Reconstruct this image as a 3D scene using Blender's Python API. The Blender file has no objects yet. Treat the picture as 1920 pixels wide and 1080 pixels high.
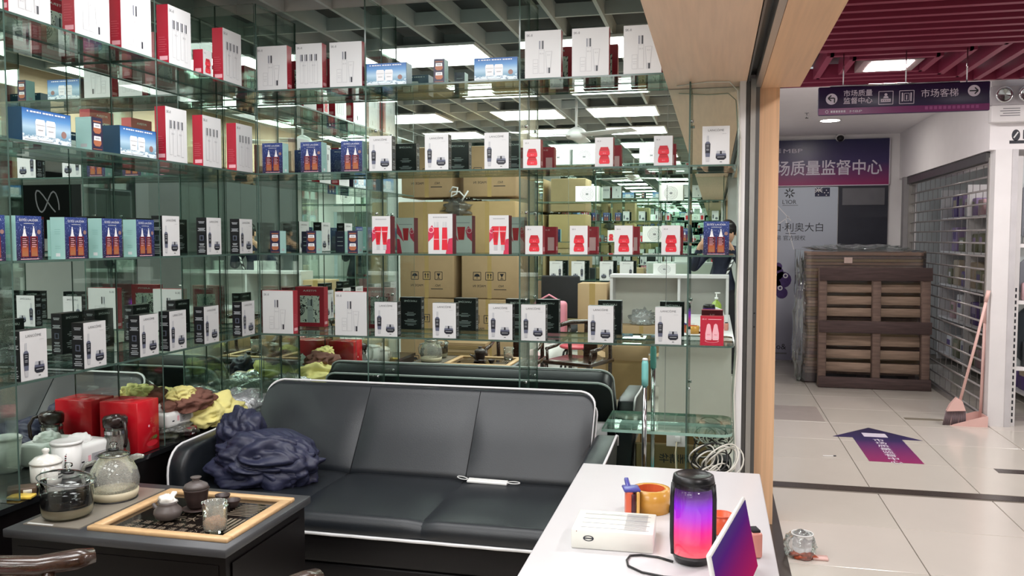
import bpy, bmesh, math, random
from mathutils import Vector, Matrix, noise
random.seed(7)
D = bpy.data
SC = bpy.context.scene
COL = SC.collection
pi = math.pi

# ---------------------------------------------------------------- camera
CAM_H = 1.5
yaw = math.atan(380 / 1600.0)
pit = math.atan(95 / math.hypot(1600, 380))
Fv = Vector((-math.sin(yaw) * math.cos(pit), math.cos(yaw) * math.cos(pit), -math.sin(pit)))
Rv = Vector((math.cos(yaw), math.sin(yaw), 0))
Uv = Rv.cross(Fv)
cd = D.cameras.new('camera')
cd.sensor_fit = 'HORIZONTAL'; cd.sensor_width = 36.0; cd.lens = 30.0
cd.clip_start = 0.02; cd.clip_end = 200
cam = D.objects.new('camera', cd); COL.objects.link(cam)
m = Matrix((Rv, Uv, -Fv)).transposed().to_4x4(); m.translation = Vector((0, 0, CAM_H))
cam.matrix_world = m
SC.camera = cam

# ---------------------------------------------------------------- world, exposure
w = D.worlds.new('world'); SC.world = w; w.use_nodes = True
w.node_tree.nodes['Background'].inputs[0].default_value = (0.75, 0.78, 0.82, 1)
w.node_tree.nodes['Background'].inputs[1].default_value = 0.35
SC.view_settings.view_transform = 'Standard'
SC.view_settings.look = 'None'
SC.view_settings.gamma = 1.0
SC.view_settings.use_curve_mapping = False
SC.view_settings.exposure = 0.86
SC.cycles.transparent_max_bounces = 40
SC.cycles.max_bounces = 10
SC.cycles.glossy_bounces = 6
SC.cycles.diffuse_bounces = 3
SC.cycles.caustics_reflective = True
SC.cycles.caustics_refractive = False
SC.cycles.sample_clamp_indirect = 6.0

SHOP_PANEL = 7.5      # radiance of the shop's LED ceiling panels
HALL_PANEL = 66.0     # radiance of the corridor's small panels

# ---------------------------------------------------------------- materials
def lin(c):
    c = c / 255.0
    return c / 12.92 if c <= 0.04045 else ((c + 0.055) / 1.055) ** 2.4
def S(r, g, b): return (lin(r), lin(g), lin(b), 1.0)
MATS = {}
def nodes(name):
    mt = D.materials.new(name); mt.use_nodes = True
    nt = mt.node_tree; return mt, nt, nt.nodes['Principled BSDF']
def mat(name, rgb, rough=0.5, metal=0.0, var=0.06, scale=8.0, bump=0.0, bscale=60.0, coat=0.0, stretch=None, rgb2=None, spec=None):
    if name in MATS: return MATS[name]
    mt, nt, p = nodes(name)
    c = S(*rgb)
    tc = nt.nodes.new('ShaderNodeTexCoord')
    mp = nt.nodes.new('ShaderNodeMapping')
    nt.links.new(tc.outputs['Object'], mp.inputs[0])
    if stretch: mp.inputs['Scale'].default_value = stretch
    n = nt.nodes.new('ShaderNodeTexNoise'); n.inputs['Scale'].default_value = scale
    n.inputs['Detail'].default_value = 4
    nt.links.new(mp.outputs[0], n.inputs['Vector'])
    r = nt.nodes.new('ShaderNodeValToRGB')
    if rgb2: c2 = S(*rgb2)
    else: c2 = tuple(min(1, x * (1 + var)) for x in c[:3]) + (1,)
    c1 = c if rgb2 else tuple(x * (1 - var) for x in c[:3]) + (1,)
    r.color_ramp.elements[0].color = c1; r.color_ramp.elements[0].position = 0.3
    r.color_ramp.elements[1].color = c2; r.color_ramp.elements[1].position = 0.7
    nt.links.new(n.outputs['Fac'], r.inputs[0]); nt.links.new(r.outputs[0], p.inputs['Base Color'])
    p.inputs['Roughness'].default_value = rough; p.inputs['Metallic'].default_value = metal
    if spec is not None: p.inputs['Specular IOR Level'].default_value = spec
    if coat: p.inputs['Coat Weight'].default_value = coat; p.inputs['Coat Roughness'].default_value = 0.1
    if bump:
        b = nt.nodes.new('ShaderNodeBump'); b.inputs['Strength'].default_value = bump; b.inputs['Distance'].default_value = 0.004
        n2 = nt.nodes.new('ShaderNodeTexNoise'); n2.inputs['Scale'].default_value = bscale; n2.inputs['Detail'].default_value = 5
        nt.links.new(mp.outputs[0], n2.inputs['Vector'])
        nt.links.new(n2.outputs['Fac'], b.inputs['Height']); nt.links.new(b.outputs[0], p.inputs['Normal'])
    MATS[name] = mt; return mt
def glassmat(name, tint, refl=1.0, rough=0.0, ior=1.45, body=0.0, bodycol=(200, 200, 200)):
    """thin clear sheet: transmitted light tinted, Fresnel reflection on the surface, optional milky body"""
    mt = D.materials.new(name); mt.use_nodes = True; nt = mt.node_tree; nt.nodes.clear()
    o = nt.nodes.new('ShaderNodeOutputMaterial')
    t = nt.nodes.new('ShaderNodeBsdfTransparent'); t.inputs[0].default_value = tuple(tint) + (1,)
    g = nt.nodes.new('ShaderNodeBsdfGlossy'); g.inputs['Roughness'].default_value = rough
    g.inputs[0].default_value = (0.95, 1, 0.97, 1)
    fr = nt.nodes.new('ShaderNodeFresnel'); fr.inputs[0].default_value = ior
    ml = nt.nodes.new('ShaderNodeMath'); ml.operation = 'MULTIPLY'; ml.inputs[1].default_value = refl
    mx = nt.nodes.new('ShaderNodeMixShader')
    nt.links.new(fr.outputs[0], ml.inputs[0]); nt.links.new(ml.outputs[0], mx.inputs[0])
    src = t.outputs[0]
    if body:
        df = nt.nodes.new('ShaderNodeBsdfDiffuse'); df.inputs[0].default_value = S(*bodycol)
        n = nt.nodes.new('ShaderNodeTexNoise'); n.inputs['Scale'].default_value = 30
        r = nt.nodes.new('ShaderNodeMapRange'); r.inputs[3].default_value = body * 0.6; r.inputs[4].default_value = body * 1.4
        nt.links.new(n.outputs['Fac'], r.inputs[0])
        m2 = nt.nodes.new('ShaderNodeMixShader'); nt.links.new(r.outputs[0], m2.inputs[0])
        nt.links.new(t.outputs[0], m2.inputs[1]); nt.links.new(df.outputs[0], m2.inputs[2]); src = m2.outputs[0]
    nt.links.new(src, mx.inputs[1]); nt.links.new(g.outputs[0], mx.inputs[2])
    nt.links.new(mx.outputs[0], o.inputs[0]); MATS[name] = mt; return mt
def emis(name, rgb, strength):
    mt, nt, p = nodes(name)
    p.inputs['Base Color'].default_value = S(*rgb)
    p.inputs['Emission Color'].default_value = S(*rgb); p.inputs['Emission Strength'].default_value = strength
    MATS[name] = mt; return mt
def ramp(name, stops, axis=2, rough=0.4, emit=0.0, speck=None, splash=None, base=None):
    """colour ramp along a generated axis; speck = (scale, threshold, rgb) printed dots; splash = print of froth"""
    mt, nt, p = nodes(name)
    tc = nt.nodes.new('ShaderNodeTexCoord'); sp = nt.nodes.new('ShaderNodeSeparateXYZ')
    nt.links.new(tc.outputs['Generated'], sp.inputs[0])
    r = nt.nodes.new('ShaderNodeValToRGB'); els = r.color_ramp.elements
    while len(els) < len(stops): els.new(0.5)
    for e, (pos, c) in zip(els, stops): e.position = pos; e.color = S(*c)
    nt.links.new(sp.outputs[axis], r.inputs[0]); out = r.outputs[0]
    if speck:
        v = nt.nodes.new('ShaderNodeTexVoronoi'); v.inputs['Scale'].default_value = speck[0]
        nt.links.new(tc.outputs['Generated'], v.inputs['Vector'])
        lt = nt.nodes.new('ShaderNodeMath'); lt.operation = 'LESS_THAN'; lt.inputs[1].default_value = speck[1]
        nt.links.new(v.outputs['Distance'], lt.inputs[0])
        mx = nt.nodes.new('ShaderNodeMixRGB'); nt.links.new(lt.outputs[0], mx.inputs[0]); nt.links.new(out, mx.inputs[1])
        mx.inputs[2].default_value = S(*speck[2]); out = mx.outputs[0]
    if splash:
        n = nt.nodes.new('ShaderNodeTexNoise'); n.inputs['Scale'].default_value = splash[0]; n.inputs['Detail'].default_value = 8
        n.inputs['Roughness'].default_value = 0.75
        nt.links.new(tc.outputs['Generated'], n.inputs['Vector'])
        a = nt.nodes.new('ShaderNodeMath'); a.operation = 'SUBTRACT'; nt.links.new(n.outputs['Fac'], a.inputs[0]); nt.links.new(sp.outputs[axis], a.inputs[1])
        rr = nt.nodes.new('ShaderNodeMapRange'); rr.inputs[1].default_value = splash[1]; rr.inputs[2].default_value = splash[1] + 0.06
        nt.links.new(a.outputs[0], rr.inputs[0])
        mx = nt.nodes.new('ShaderNodeMixRGB'); nt.links.new(rr.outputs[0], mx.inputs[0]); nt.links.new(out, mx.inputs[1])
        mx.inputs[2].default_value = S(*splash[2]); out = mx.outputs[0]
    if base: p.inputs['Base Color'].default_value = S(*base)
    else: nt.links.new(out, p.inputs['Base Color'])
    p.inputs['Roughness'].default_value = rough
    if emit:
        nt.links.new(out, p.inputs['Emission Color']); p.inputs['Emission Strength'].default_value = emit
    MATS[name] = mt; return mt

MIRROR = mat('mirror_silver', (228, 242, 234), 0.0, 1.0, var=0.004)
GLASS = glassmat('shelf_glass', (0.972, 0.99, 0.98), 0.6)
GEDGE = mat('glass_edge', (74, 96, 88), 0.15, 0, var=0.2, scale=3)
CLEAR = glassmat('clear_glass', (0.95, 0.965, 0.96), 1.1, body=0.02)
FROST = glassmat('dirty_glass', (0.92, 0.93, 0.92), 1.1, body=0.34, bodycol=(214, 214, 206))
PLASTIC = glassmat('clear_plastic_film', (0.9, 0.91, 0.93), 1.6, 0.12, body=0.22, bodycol=(225, 226, 232))
WHITE = mat('white_card', (216, 216, 217), 0.45, var=0.01)
WHITEP = mat('white_plastic', (236, 236, 234), 0.3, var=0.01)
CERAM = mat('white_ceramic', (240, 238, 232), 0.12, var=0.01)
BLACKC = mat('black_card', (22, 22, 27), 0.4, var=0.1)
NAVYC = mat('navy_card', (20, 24, 52), 0.4, var=0.1)
REDC = mat('red_card', (186, 34, 58), 0.4, var=0.05)
DREDC = mat('dark_red_card', (120, 22, 42), 0.4, var=0.05)
MINT = mat('mint_card', (172, 214, 210), 0.45, var=0.03)
TEAL = mat('deep_teal_card', (18, 62, 92), 0.4, var=0.06)
INKG = mat('grey_ink', (118, 118, 122), 0.5, var=0.02)
INKL = mat('pale_grey_ink', (192, 192, 195), 0.45, var=0.01)
INKM = mat('mid_grey_ink', (168, 168, 172), 0.45, var=0.01)
INKD = mat('dark_ink', (34, 36, 46), 0.4, var=0.05)
INKW = mat('white_ink', (235, 235, 238), 0.45, var=0.01)
SILV = mat('silver_ink', (178, 180, 186), 0.35, var=0.03)
SLATE = mat('slate_ink', (96, 100, 120), 0.4, var=0.04)
REDI = mat('bright_red_ink', (222, 40, 58), 0.4, var=0.03)
PINKI = mat('pink_ink', (246, 186, 196), 0.4, var=0.02)
ROSE = mat('rose_red_ink', (206, 52, 84), 0.4, var=0.12, scale=60)
AMBER = ramp('amber_ink', [(0.0, (160, 110, 74)), (0.4, (172, 92, 58)), (0.6, (98, 44, 42)), (1.0, (54, 28, 42))], rough=0.3)
BRONZE = mat('bronze_ink', (170, 104, 74), 0.4, var=0.1)
SKYB = ramp('sky_print', [(0.0, (30, 66, 104)), (0.2, (120, 160, 186)), (0.45, (176, 206, 226)), (0.72, (96, 150, 206)), (1.0, (38, 92, 164))], splash=(7, 0.33, (226, 238, 244)))
NIGHT = ramp('night_print', [(0.0, (40, 30, 60)), (0.5, (34, 44, 98)), (1.0, (44, 66, 130))], speck=(24, 0.2, (176, 190, 226)))
PLUM = mat('plum_print', (44, 38, 66), 0.4, var=0.3, scale=40)
TAPEI = mat('sticker_tan', (150, 116, 110), 0.5)
LEATHER = mat('black_leather', (27, 31, 36), 0.38, var=0.1, scale=5, bump=0.12, bscale=220)
LEATHERD = mat('black_leather_base', (14, 12, 14), 0.45, var=0.1, spec=0.3, bump=0.1, bscale=220)
PIPING = mat('white_piping', (232, 232, 234), 0.4, var=0.01)
SEAM = mat('seam_thread', (16, 18, 22), 0.7)
DESKW = mat('white_laminate', (224, 222, 224), 0.28, var=0.01)
DESKP = mat('pale_grey_panel', (214, 213, 206), 0.4, var=0.02)
WOODP = mat('tan_wood_panel', (230, 194, 164), 0.42, var=0.06, scale=3, stretch=(14, 14, 0.7))
WOODPS = mat('tan_soffit_wood', (230, 194, 164), 0.42, var=0.06, scale=3, stretch=(14, 0.7, 14))
WOODO = mat('orange_wood_panel', (234, 190, 150), 0.36, var=0.08, scale=3, stretch=(22, 22, 0.6))
WOODOS = mat('orange_soffit_wood', (234, 190, 150), 0.36, var=0.06, scale=3, stretch=(22, 0.6, 22))
ALU = mat('brushed_aluminium', (186, 184, 180), 0.34, 0.85, var=0.05, stretch=(40, 40, 1))
ALUD = mat('dark_aluminium', (112, 112, 112), 0.35, 0.8, var=0.05)
WHITEM = mat('white_painted_metal', (226, 224, 224), 0.4, var=0.02)
BLACKP = mat('black_plastic', (18, 18, 20), 0.35, var=0.08)
BLACKT = mat('black_table_board', (14, 11, 12), 0.35, var=0.08, scale=4, spec=0.25)
BLACKTOP = mat('charcoal_table_top', (64, 65, 68), 0.4, var=0.06, scale=5)
CHROME = mat('chrome', (200, 202, 204), 0.12, 1.0, var=0.02)
DARKW = mat('dark_varnished_wood', (56, 36, 26), 0.25, var=0.3, scale=5, stretch=(3, 20, 20), coat=0.5)
PINEW = mat('pale_tray_wood', (214, 176, 130), 0.4, var=0.1, scale=4, stretch=(8, 8, 30))
CLAYD = mat('dark_clay', (58, 44, 42), 0.45, var=0.12, scale=20)
CLAYG = mat('grey_clay', (92, 84, 82), 0.4, var=0.12, scale=20)
CARD = mat('cardboard', (178, 150, 114), 0.75, var=0.06, scale=5)
CARDD = mat('dull_cardboard', (150, 124, 84), 0.8, var=0.1, scale=5)
CARDS = mat('cardboard_sheet_edges', (150, 116, 92), 0.8, var=0.22, scale=9, stretch=(2, 2, 30))
CARDY = mat('yellowed_cardboard', (184, 156, 110), 0.75, var=0.08, scale=5)
TAPEC = mat('parcel_tape', (186, 158, 104), 0.25, var=0.05)
PALLET = mat('weathered_pallet_wood', (122, 102, 92), 0.85, var=0.28, scale=4, stretch=(1.2, 14, 14), bump=0.4, bscale=30)
PALLETL = mat('lighter_pallet_wood', (158, 136, 118), 0.85, var=0.25, scale=4, stretch=(1.2, 14, 14), bump=0.4, bscale=30)
PALLETD = mat('dark_pallet_wood', (84, 68, 66), 0.85, var=0.25, scale=4, stretch=(1.2, 14, 14), bump=0.4, bscale=30)
TILE = mat('glazed_floor_tile', (202, 196, 186), 0.16, var=0.035, scale=1.6)
TILE2 = mat('glazed_floor_tile_warm', (206, 199, 190), 0.16, var=0.035, scale=1.6)
GROUT = mat('tile_grout', (112, 104, 94), 0.8)
DARKS = mat('dark_stone_strip', (62, 54, 50), 0.25, var=0.15, scale=10)
WALLW = mat('white_wall_paint', (236, 233, 234), 0.6, var=0.015)
WALLC = mat('cream_wall_paint', (202, 205, 204), 0.6, var=0.02)
CEILG = mat('grey_ceiling_slab', (92, 95, 97), 0.8, var=0.12, scale=3)
SLATG = mat('grey_ceiling_slat', (196, 200, 200), 0.45, var=0.04)
CRIM = mat('crimson_ceiling', (74, 8, 30), 0.5, var=0.08)
CRIMS = mat('crimson_slat', (128, 40, 66), 0.5, var=0.05)
LED = emis('led_panel', (255, 255, 255), SHOP_PANEL)
LEDH = emis('corridor_led_panel', (255, 250, 248), HALL_PANEL)
LEDD = emis('corridor_downlight', (255, 248, 240), 60.0)
LEDC = emis('closed_shop_panel', (255, 250, 246), 6.0)
JACKET = mat('navy_nylon', (40, 43, 68), 0.5, var=0.15, scale=6, bump=0.7, bscale=16, stretch=(1, 2.5, 2.5))
YELLOW = mat('yellow_towel', (240, 230, 150), 0.9, var=0.06, scale=12, bump=0.5, bscale=300)
BROWN = mat('brown_towel', (124, 84, 72), 0.9, var=0.12, scale=12, bump=0.5, bscale=300)
PLASG = glassmat('grey_plastic_bag', (0.7, 0.7, 0.7), 1.4, 0.15, body=0.35, bodycol=(140, 140, 136))
PINK = mat('pink_plastic', (226, 186, 178), 0.4, var=0.03)
PINKB = mat('pink_fabric', (232, 150, 168), 0.7, var=0.06)
TEALP = mat('teal_plastic', (126, 200, 196), 0.35, var=0.04)
DARKF = mat('dark_fabric', (36, 36, 40), 0.8, var=0.1)
SKIN = mat('skin', (204, 158, 132), 0.5, var=0.04)
HAIR = mat('black_hair', (20, 17, 17), 0.45, var=0.3, scale=60)
TROUS = mat('dark_trousers', (28, 28, 34), 0.8, var=0.1)
NAVYJ = mat('navy_jacket', (24, 30, 54), 0.6, var=0.15, scale=10, bump=0.3, bscale=30)

# ---------------------------------------------------------------- mesh builder
class MB:
    def __init__(s): s.v = []; s.f = []; s.mi = []; s.sm = []; s.mats = []; s.M = Matrix.Identity(4)
    def mid(s, mt):
        if mt not in s.mats: s.mats.append(mt)
        return s.mats.index(mt)
    def add(s, vs, fs, mt, smooth=False):
        b = len(s.v); s.v += [tuple(s.M @ Vector(x)) for x in vs]
        k = s.mid(mt) if not isinstance(mt, (list, tuple)) else None
        for i, f in enumerate(fs):
            s.f.append([b + j for j in f]); s.mi.append(k if k is not None else s.mid(mt[i])); s.sm.append(smooth)
        return s
    def box(s, x0, x1, y0, y1, z0, z1, mt):
        """mt: one material or [bottom, top, front(-y), right(+x), back(+y), left(-x)]"""
        vs = [(x0, y0, z0), (x1, y0, z0), (x1, y1, z0), (x0, y1, z0), (x0, y0, z1), (x1, y0, z1), (x1, y1, z1), (x0, y1, z1)]
        fs = [(3, 2, 1, 0), (4, 5, 6, 7), (0, 1, 5, 4), (1, 2, 6, 5), (2, 3, 7, 6), (3, 0, 4, 7)]
        return s.add(vs, fs, mt)
    def rbox(s, c, d, r, mt, seg=3, rot=None):
        bm = bmesh.new(); bmesh.ops.create_cube(bm, size=1.0)
        for v in bm.verts: v.co = Vector((v.co.x * d[0], v.co.y * d[1], v.co.z * d[2]))
        bmesh.ops.bevel(bm, geom=list(bm.edges), offset=min(r, min(d) * 0.49), segments=seg, profile=0.5, affect='EDGES')
        T = Matrix.Translation(c)
        if rot is not None: T = T @ rot
        bm.verts.ensure_lookup_table(); bm.verts.index_update()
        vs = [tuple(T @ v.co) for v in bm.verts]; fs = [[v.index for v in f.verts] for f in bm.faces]
        bm.free(); return s.add(vs, fs, mt, True)
    def lathe(s, prof, c, mt, n=28, smooth=True, sx=1.0, sy=1.0):
        vs = []; fs = []
        for r, z in prof:
            for k in range(n):
                a = 2 * pi * k / n; vs.append((c[0] + r * math.cos(a) * sx, c[1] + r * math.sin(a) * sy, c[2] + z))
        for i in range(len(prof) - 1):
            for k in range(n):
                k2 = (k + 1) % n; fs.append((i * n + k, i * n + k2, (i + 1) * n + k2, (i + 1) * n + k))
        if prof[0][0] > 1e-5: fs.append(tuple(range(n - 1, -1, -1)))
        if prof[-1][0] > 1e-5: fs.append(tuple((len(prof) - 1) * n + k for k in range(n)))
        return s.add(vs, fs, mt, smooth)
    def shell(s, prof, c, mt, n=28):
        """open lathe without caps"""
        vs = []; fs = []
        for r, z in prof:
            for k in range(n):
                a = 2 * pi * k / n; vs.append((c[0] + r * math.cos(a), c[1] + r * math.sin(a), c[2] + z))
        for i in range(len(prof) - 1):
            for k in range(n):
                k2 = (k + 1) % n; fs.append((i * n + k, i * n + k2, (i + 1) * n + k2, (i + 1) * n + k))
        return s.add(vs, fs, mt, True)
    def tube(s, pts, r, mt, n=8, closed=False, flat=1.0):
        P = [Vector(p) for p in pts]; vs = []; fs = []; N = len(P); prev = None
        rs = r if isinstance(r, (list, tuple)) else [r] * N
        for i, p in enumerate(P):
            a = P[(i - 1) % N] if (i > 0 or closed) else P[i]; b = P[(i + 1) % N] if (i < N - 1 or closed) else P[i]
            t = (b - a).normalized()
            if prev is None:
                u = t.cross(Vector((0, 0, 1)))
                if u.length < 1e-3: u = t.cross(Vector((1, 0, 0)))
            else: u = prev - t * prev.dot(t)
            if u.length < 1e-6: u = t.orthogonal()
            u.normalize(); prev = u; w2 = t.cross(u)
            for k in range(n):
                an = 2 * pi * k / n; vs.append(tuple(p + u * (rs[i] * math.cos(an)) + w2 * (rs[i] * flat * math.sin(an))))
        R = N if closed else N - 1
        for i in range(R):
            for k in range(n):
                k2 = (k + 1) % n; j = (i + 1) % N
                fs.append((i * n + k, i * n + k2, j * n + k2, j * n + k))
        if not closed: fs.append(tuple(range(n - 1, -1, -1))); fs.append(tuple((N - 1) * n + k for k in range(n)))
        return s.add(vs, fs, mt, True)
    def prism(s, pts, z0, z1, mt, axis='z'):
        """outline extruded; axis z: pts=(x,y); axis x: pts=(y,z), z0..z1 in x; axis y: pts=(x,z)"""
        n = len(pts)
        def P(a, b, h): return (a, b, h) if axis == 'z' else ((h, a, b) if axis == 'x' else (a, h, b))
        vs = [P(a, b, z0) for a, b in pts] + [P(a, b, z1) for a, b in pts]
        fs = [tuple(range(n - 1, -1, -1)), tuple(range(n, 2 * n))] + [(i, (i + 1) % n, n + (i + 1) % n, n + i) for i in range(n)]
        return s.add(vs, fs, mt)
    def poly(s, pts, mt): return s.add(pts, [tuple(range(len(pts)))], mt)
    def flat(s, pts, F, mt, lay=1):
        """2D outline on a print frame F=(origin,U,V,N)"""
        o, U, V, N = F; k = 0.0005 * lay
        return s.poly([tuple(o + U * a + V * b + N * k) for a, b in pts], mt)
    def rect(s, u0, u1, v0, v1, F, mt, lay=1): return s.flat([(u0, v0), (u1, v0), (u1, v1), (u0, v1)], F, mt, lay)
    def disc(s, u, v, r, F, mt, lay=1, n=20, ry=None):
        ry = ry or r
        return s.flat([(u + r * math.cos(2 * pi * k / n), v + ry * math.sin(2 * pi * k / n)) for k in range(n)], F, mt, lay)
    def ring(s, u, v, r, wd, F, mt, lay=1, n=28, a0=0.0, a1=2 * pi, ry=1.0):
        for k in range(n):
            a = a0 + (a1 - a0) * k / n; b = a0 + (a1 - a0) * (k + 1) / n
            s.flat([(u + (r - wd) * math.cos(a), v + (r - wd) * ry * math.sin(a)), (u + r * math.cos(a), v + r * ry * math.sin(a)),
                    (u + r * math.cos(b), v + r * ry * math.sin(b)), (u + (r - wd) * math.cos(b), v + (r - wd) * ry * math.sin(b))], F, mt, lay)
    def line(s, pts, wd, F, mt, lay=1):
        for (a, b), (c, d) in zip(pts[:-1], pts[1:]):
            L = math.hypot(c - a, d - b) or 1e-6; nx = -(d - b) / L * wd / 2; ny = (c - a) / L * wd / 2
            s.flat([(a - nx, b - ny), (c - nx, d - ny), (c + nx, d + ny), (a + nx, b + ny)], F, mt, lay)
    def text(s, txt, u, v, h, F, mt, lay=1, align='c', width=None, bold=0.0):
        vs, fs, wid = glyphs(txt, bold)
        o, U, V, N = F; k = 0.0005 * lay; sx = h; 
        if width: sx = width / max(wid, 1e-4)
        off = -wid / 2 if align == 'c' else (0 if align == 'l' else -wid)
        b = [tuple(o + U * (u + (x + off) * sx) + V * (v + y * h) + N * k) for x, y in vs]
        return s.add(b, fs, mt)
    def build(s, name, parent=None, loc=None, rz=0.0):
        me = D.meshes.new(name); me.from_pydata(s.v, [], s.f)
        for mt in s.mats: me.materials.append(mt)
        me.polygons.foreach_set('material_index', s.mi); me.polygons.foreach_set('use_smooth', s.sm); me.update()
        return link(name, me, parent, loc, rz)
GL = {}
def glyphs(txt, bold):
    key = (txt, bold)
    if key in GL: return GL[key]
    cu = D.curves.new('t', 'FONT'); cu.body = txt; cu.size = 1.0; cu.resolution_u = 2; cu.offset = bold; cu.fill_mode = 'FRONT'
    ob = D.objects.new('t', cu); COL.objects.link(ob)
    dg = bpy.context.evaluated_depsgraph_get(); me = D.meshes.new_from_object(ob.evaluated_get(dg))
    vs = [(v.co.x, v.co.y) for v in me.vertices]; fs = [tuple(p.vertices) for p in me.polygons]
    D.objects.remove(ob); D.curves.remove(cu); D.meshes.remove(me)
    if vs:
        x0 = min(v[0] for v in vs); x1 = max(v[0] for v in vs); vs = [(x - x0, y) for x, y in vs]; wid = x1 - x0
    else: wid = 1
    GL[key] = (vs, fs, wid); return GL[key]
def link(name, me, parent=None, loc=None, rz=0.0):
    o = D.objects.new(name, me); COL.objects.link(o)
    if parent is not None: o.parent = parent
    if loc is not None: o.location = loc
    if rz: o.rotation_euler = (0, 0, rz)
    return o
def empty(name, loc=(0, 0, 0), rz=0.0):
    o = D.objects.new(name, None); COL.objects.link(o); o.location = loc; o.rotation_euler = (0, 0, rz); o.empty_display_size = 0.05; return o
def tag(o, label=None, cat=None, group=None, kind=None):
    if label: o['label'] = label
    if cat: o['category'] = cat
    if group: o['group'] = group
    if kind: o['kind'] = kind
    return o
def struct(o, label=None): o['kind'] = 'structure'; (label and tag(o, label)); return o
def copytree(o, parent=None):
    c = o.copy(); COL.objects.link(c)
    if parent is not None: c.parent = parent
    for ch in list(o.children): copytree(ch, c)
    return c
def FR(o, U, V):
    U = Vector(U).normalized(); V = Vector(V).normalized(); return (Vector(o), U, V, U.cross(V))
def blob(name, c, dims, mt, seed, amp=0.25, freq=3.0, sub=4, parent=None, floor=True, ridge=True, rz=0.0, fold=None):
    """crumpled soft heap resting on z=c.z: folded by ridged noise"""
    bm = bmesh.new(); bmesh.ops.create_icosphere(bm, subdivisions=sub, radius=1.0)
    off = Vector((seed * 7.3, seed * 3.1, seed * 1.7))
    for v in bm.verts:
        p = v.co.copy(); q = p * freq + off
        if fold: q = Vector((p.x * fold[0] + p.y * .5, p.y * fold[1] - p.x * .6, p.z * fold[2] + p.x * .5)) + off
        if ridge:
            q2 = q + Vector((noise.noise(q * 0.7), noise.noise(q * 0.7 + Vector((5, 0, 0))), noise.noise(q * 0.7 + Vector((0, 9, 0))))) * 0.8
            d = (abs(noise.noise(q2)) ** 0.8) * 1.5 + (abs(noise.noise(q2 * 2.0)) ** 0.8) * 0.5 + (abs(noise.noise(q2 * 4.3))) * 0.07 - 0.6
        else: d = noise.fractal(q, 1.0, 2.0, 3)
        d2 = noise.noise(p * 1.3 + off)
        v.co = p * (1 + amp * d + 0.18 * d2)
        z = v.co.z
        if floor: z = max(z, -0.55)
        v.co = Vector((v.co.x * dims[0] / 2, v.co.y * dims[1] / 2, (z + 0.55) / 1.55 * dims[2]))
    for f in bm.faces: f.smooth = True
    me = D.meshes.new(name); bm.to_mesh(me); bm.free(); me.materials.append(mt)
    return link(name, me, parent, c, rz)
def arc(c, r, a0, a1, n, plane='xy', h=0.0):
    out = []
    for k in range(n + 1):
        a = a0 + (a1 - a0) * k / n; x = c[0] + r * math.cos(a); y = c[1] + r * math.sin(a)
        out.append((x, y, h) if plane == 'xy' else ((h, x, y) if plane == 'yz' else (x, h, y)))
    return out
# ================================================================ SETTING: the shop
YM = 4.62          # back mirror plane
XM = -2.77         # left mirror plane
ZC = 2.82          # ceiling grid
SH = [2.33, 1.868, 1.418, 0.962, 0.51]   # glass shelf tops

def simple(name, x0, x1, y0, y1, z0, z1, mt, parent=None):
    b = MB(); b.box(x0, x1, y0, y1, z0, z1, mt); return b.build(name, parent)

# floor slabs
fl = simple('floor', -4.2, 6.0, -4.2, 13.0, -0.12, -0.006, GROUT); struct(fl, 'pale glazed tile floor of shop and corridor')
def tile_mesh(wd, dp, mt):
    b = MB(); g = 0.0025; e = 0.0015
    vs = [(g, g, -0.006), (wd - g, g, -0.006), (wd - g, dp - g, -0.006), (g, dp - g, -0.006),
          (g, g, -e), (wd - g, g, -e), (wd - g, dp - g, -e), (g, dp - g, -e),
          (g + e, g + e, 0), (wd - g - e, g + e, 0), (wd - g - e, dp - g - e, 0), (g + e, dp - g - e, 0)]
    fs = [(0, 1, 5, 4), (1, 2, 6, 5), (2, 3, 7, 6), (3, 0, 4, 7), (4, 5, 9, 8), (5, 6, 10, 9), (6, 7, 11, 10), (7, 4, 8, 11), (8, 9, 10, 11)]
    b.add(vs, fs, mt); o = b.build('tile_source'); me = o.data; D.objects.remove(o); return me
TA = tile_mesh(0.61, 0.62, TILE); TB = tile_mesh(0.61, 0.62, TILE2)
def tiles(x0, nx, y0, ny):
    for i in range(nx):
        for j in range(ny):
            link('tile', TA if random.random() < 0.6 else TB, fl, (x0 + 0.61 * i, y0 + 0.62 * j, 0))
tiles(0.32, 6, 5.455, 9)            # corridor beyond the dark strip (X lines .93, 1.54, 2.15)
tiles(0.345, 6, -0.89, 10)          # corridor on this side of it
def tile_rest(x0, nx, y0, ny):
    for i in range(nx):
        for j in range(ny): link('tile', TA, fl, (x0 + 0.61 * i, y0 + 0.62 * j, 0))
tile_rest(-4.0, 7, -2.0, 11)        # shop floor
simple('tile', 0.345, 4.2, 5.312, 5.452, -0.006, -0.001, GROUT, fl).name = 'strip_bed'
simple('stone_strip', 0.30, 4.2, 5.335, 5.44, -0.006, 0.001, DARKS, fl)
simple('stone_strip', 1.79, 3.4, 5.97, 6.075, -0.006, 0.0015, DARKS, fl)
simple('stone_strip', 0.285, 0.352, -2.0, 5.33, -0.006, 0.002, DARKS, fl)
simple('floor_patch', .37, .9, 7.34, 7.98, -.006, .0006, mat('grey_floor_patch', (168, 158, 152), .3), fl)
simple('stone_strip', 1.56, 1.86, 7.585, 7.66, -0.006, 0.0015, mat('worn_stone_patch', (128, 120, 106), 0.4, var=0.15), fl)

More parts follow.
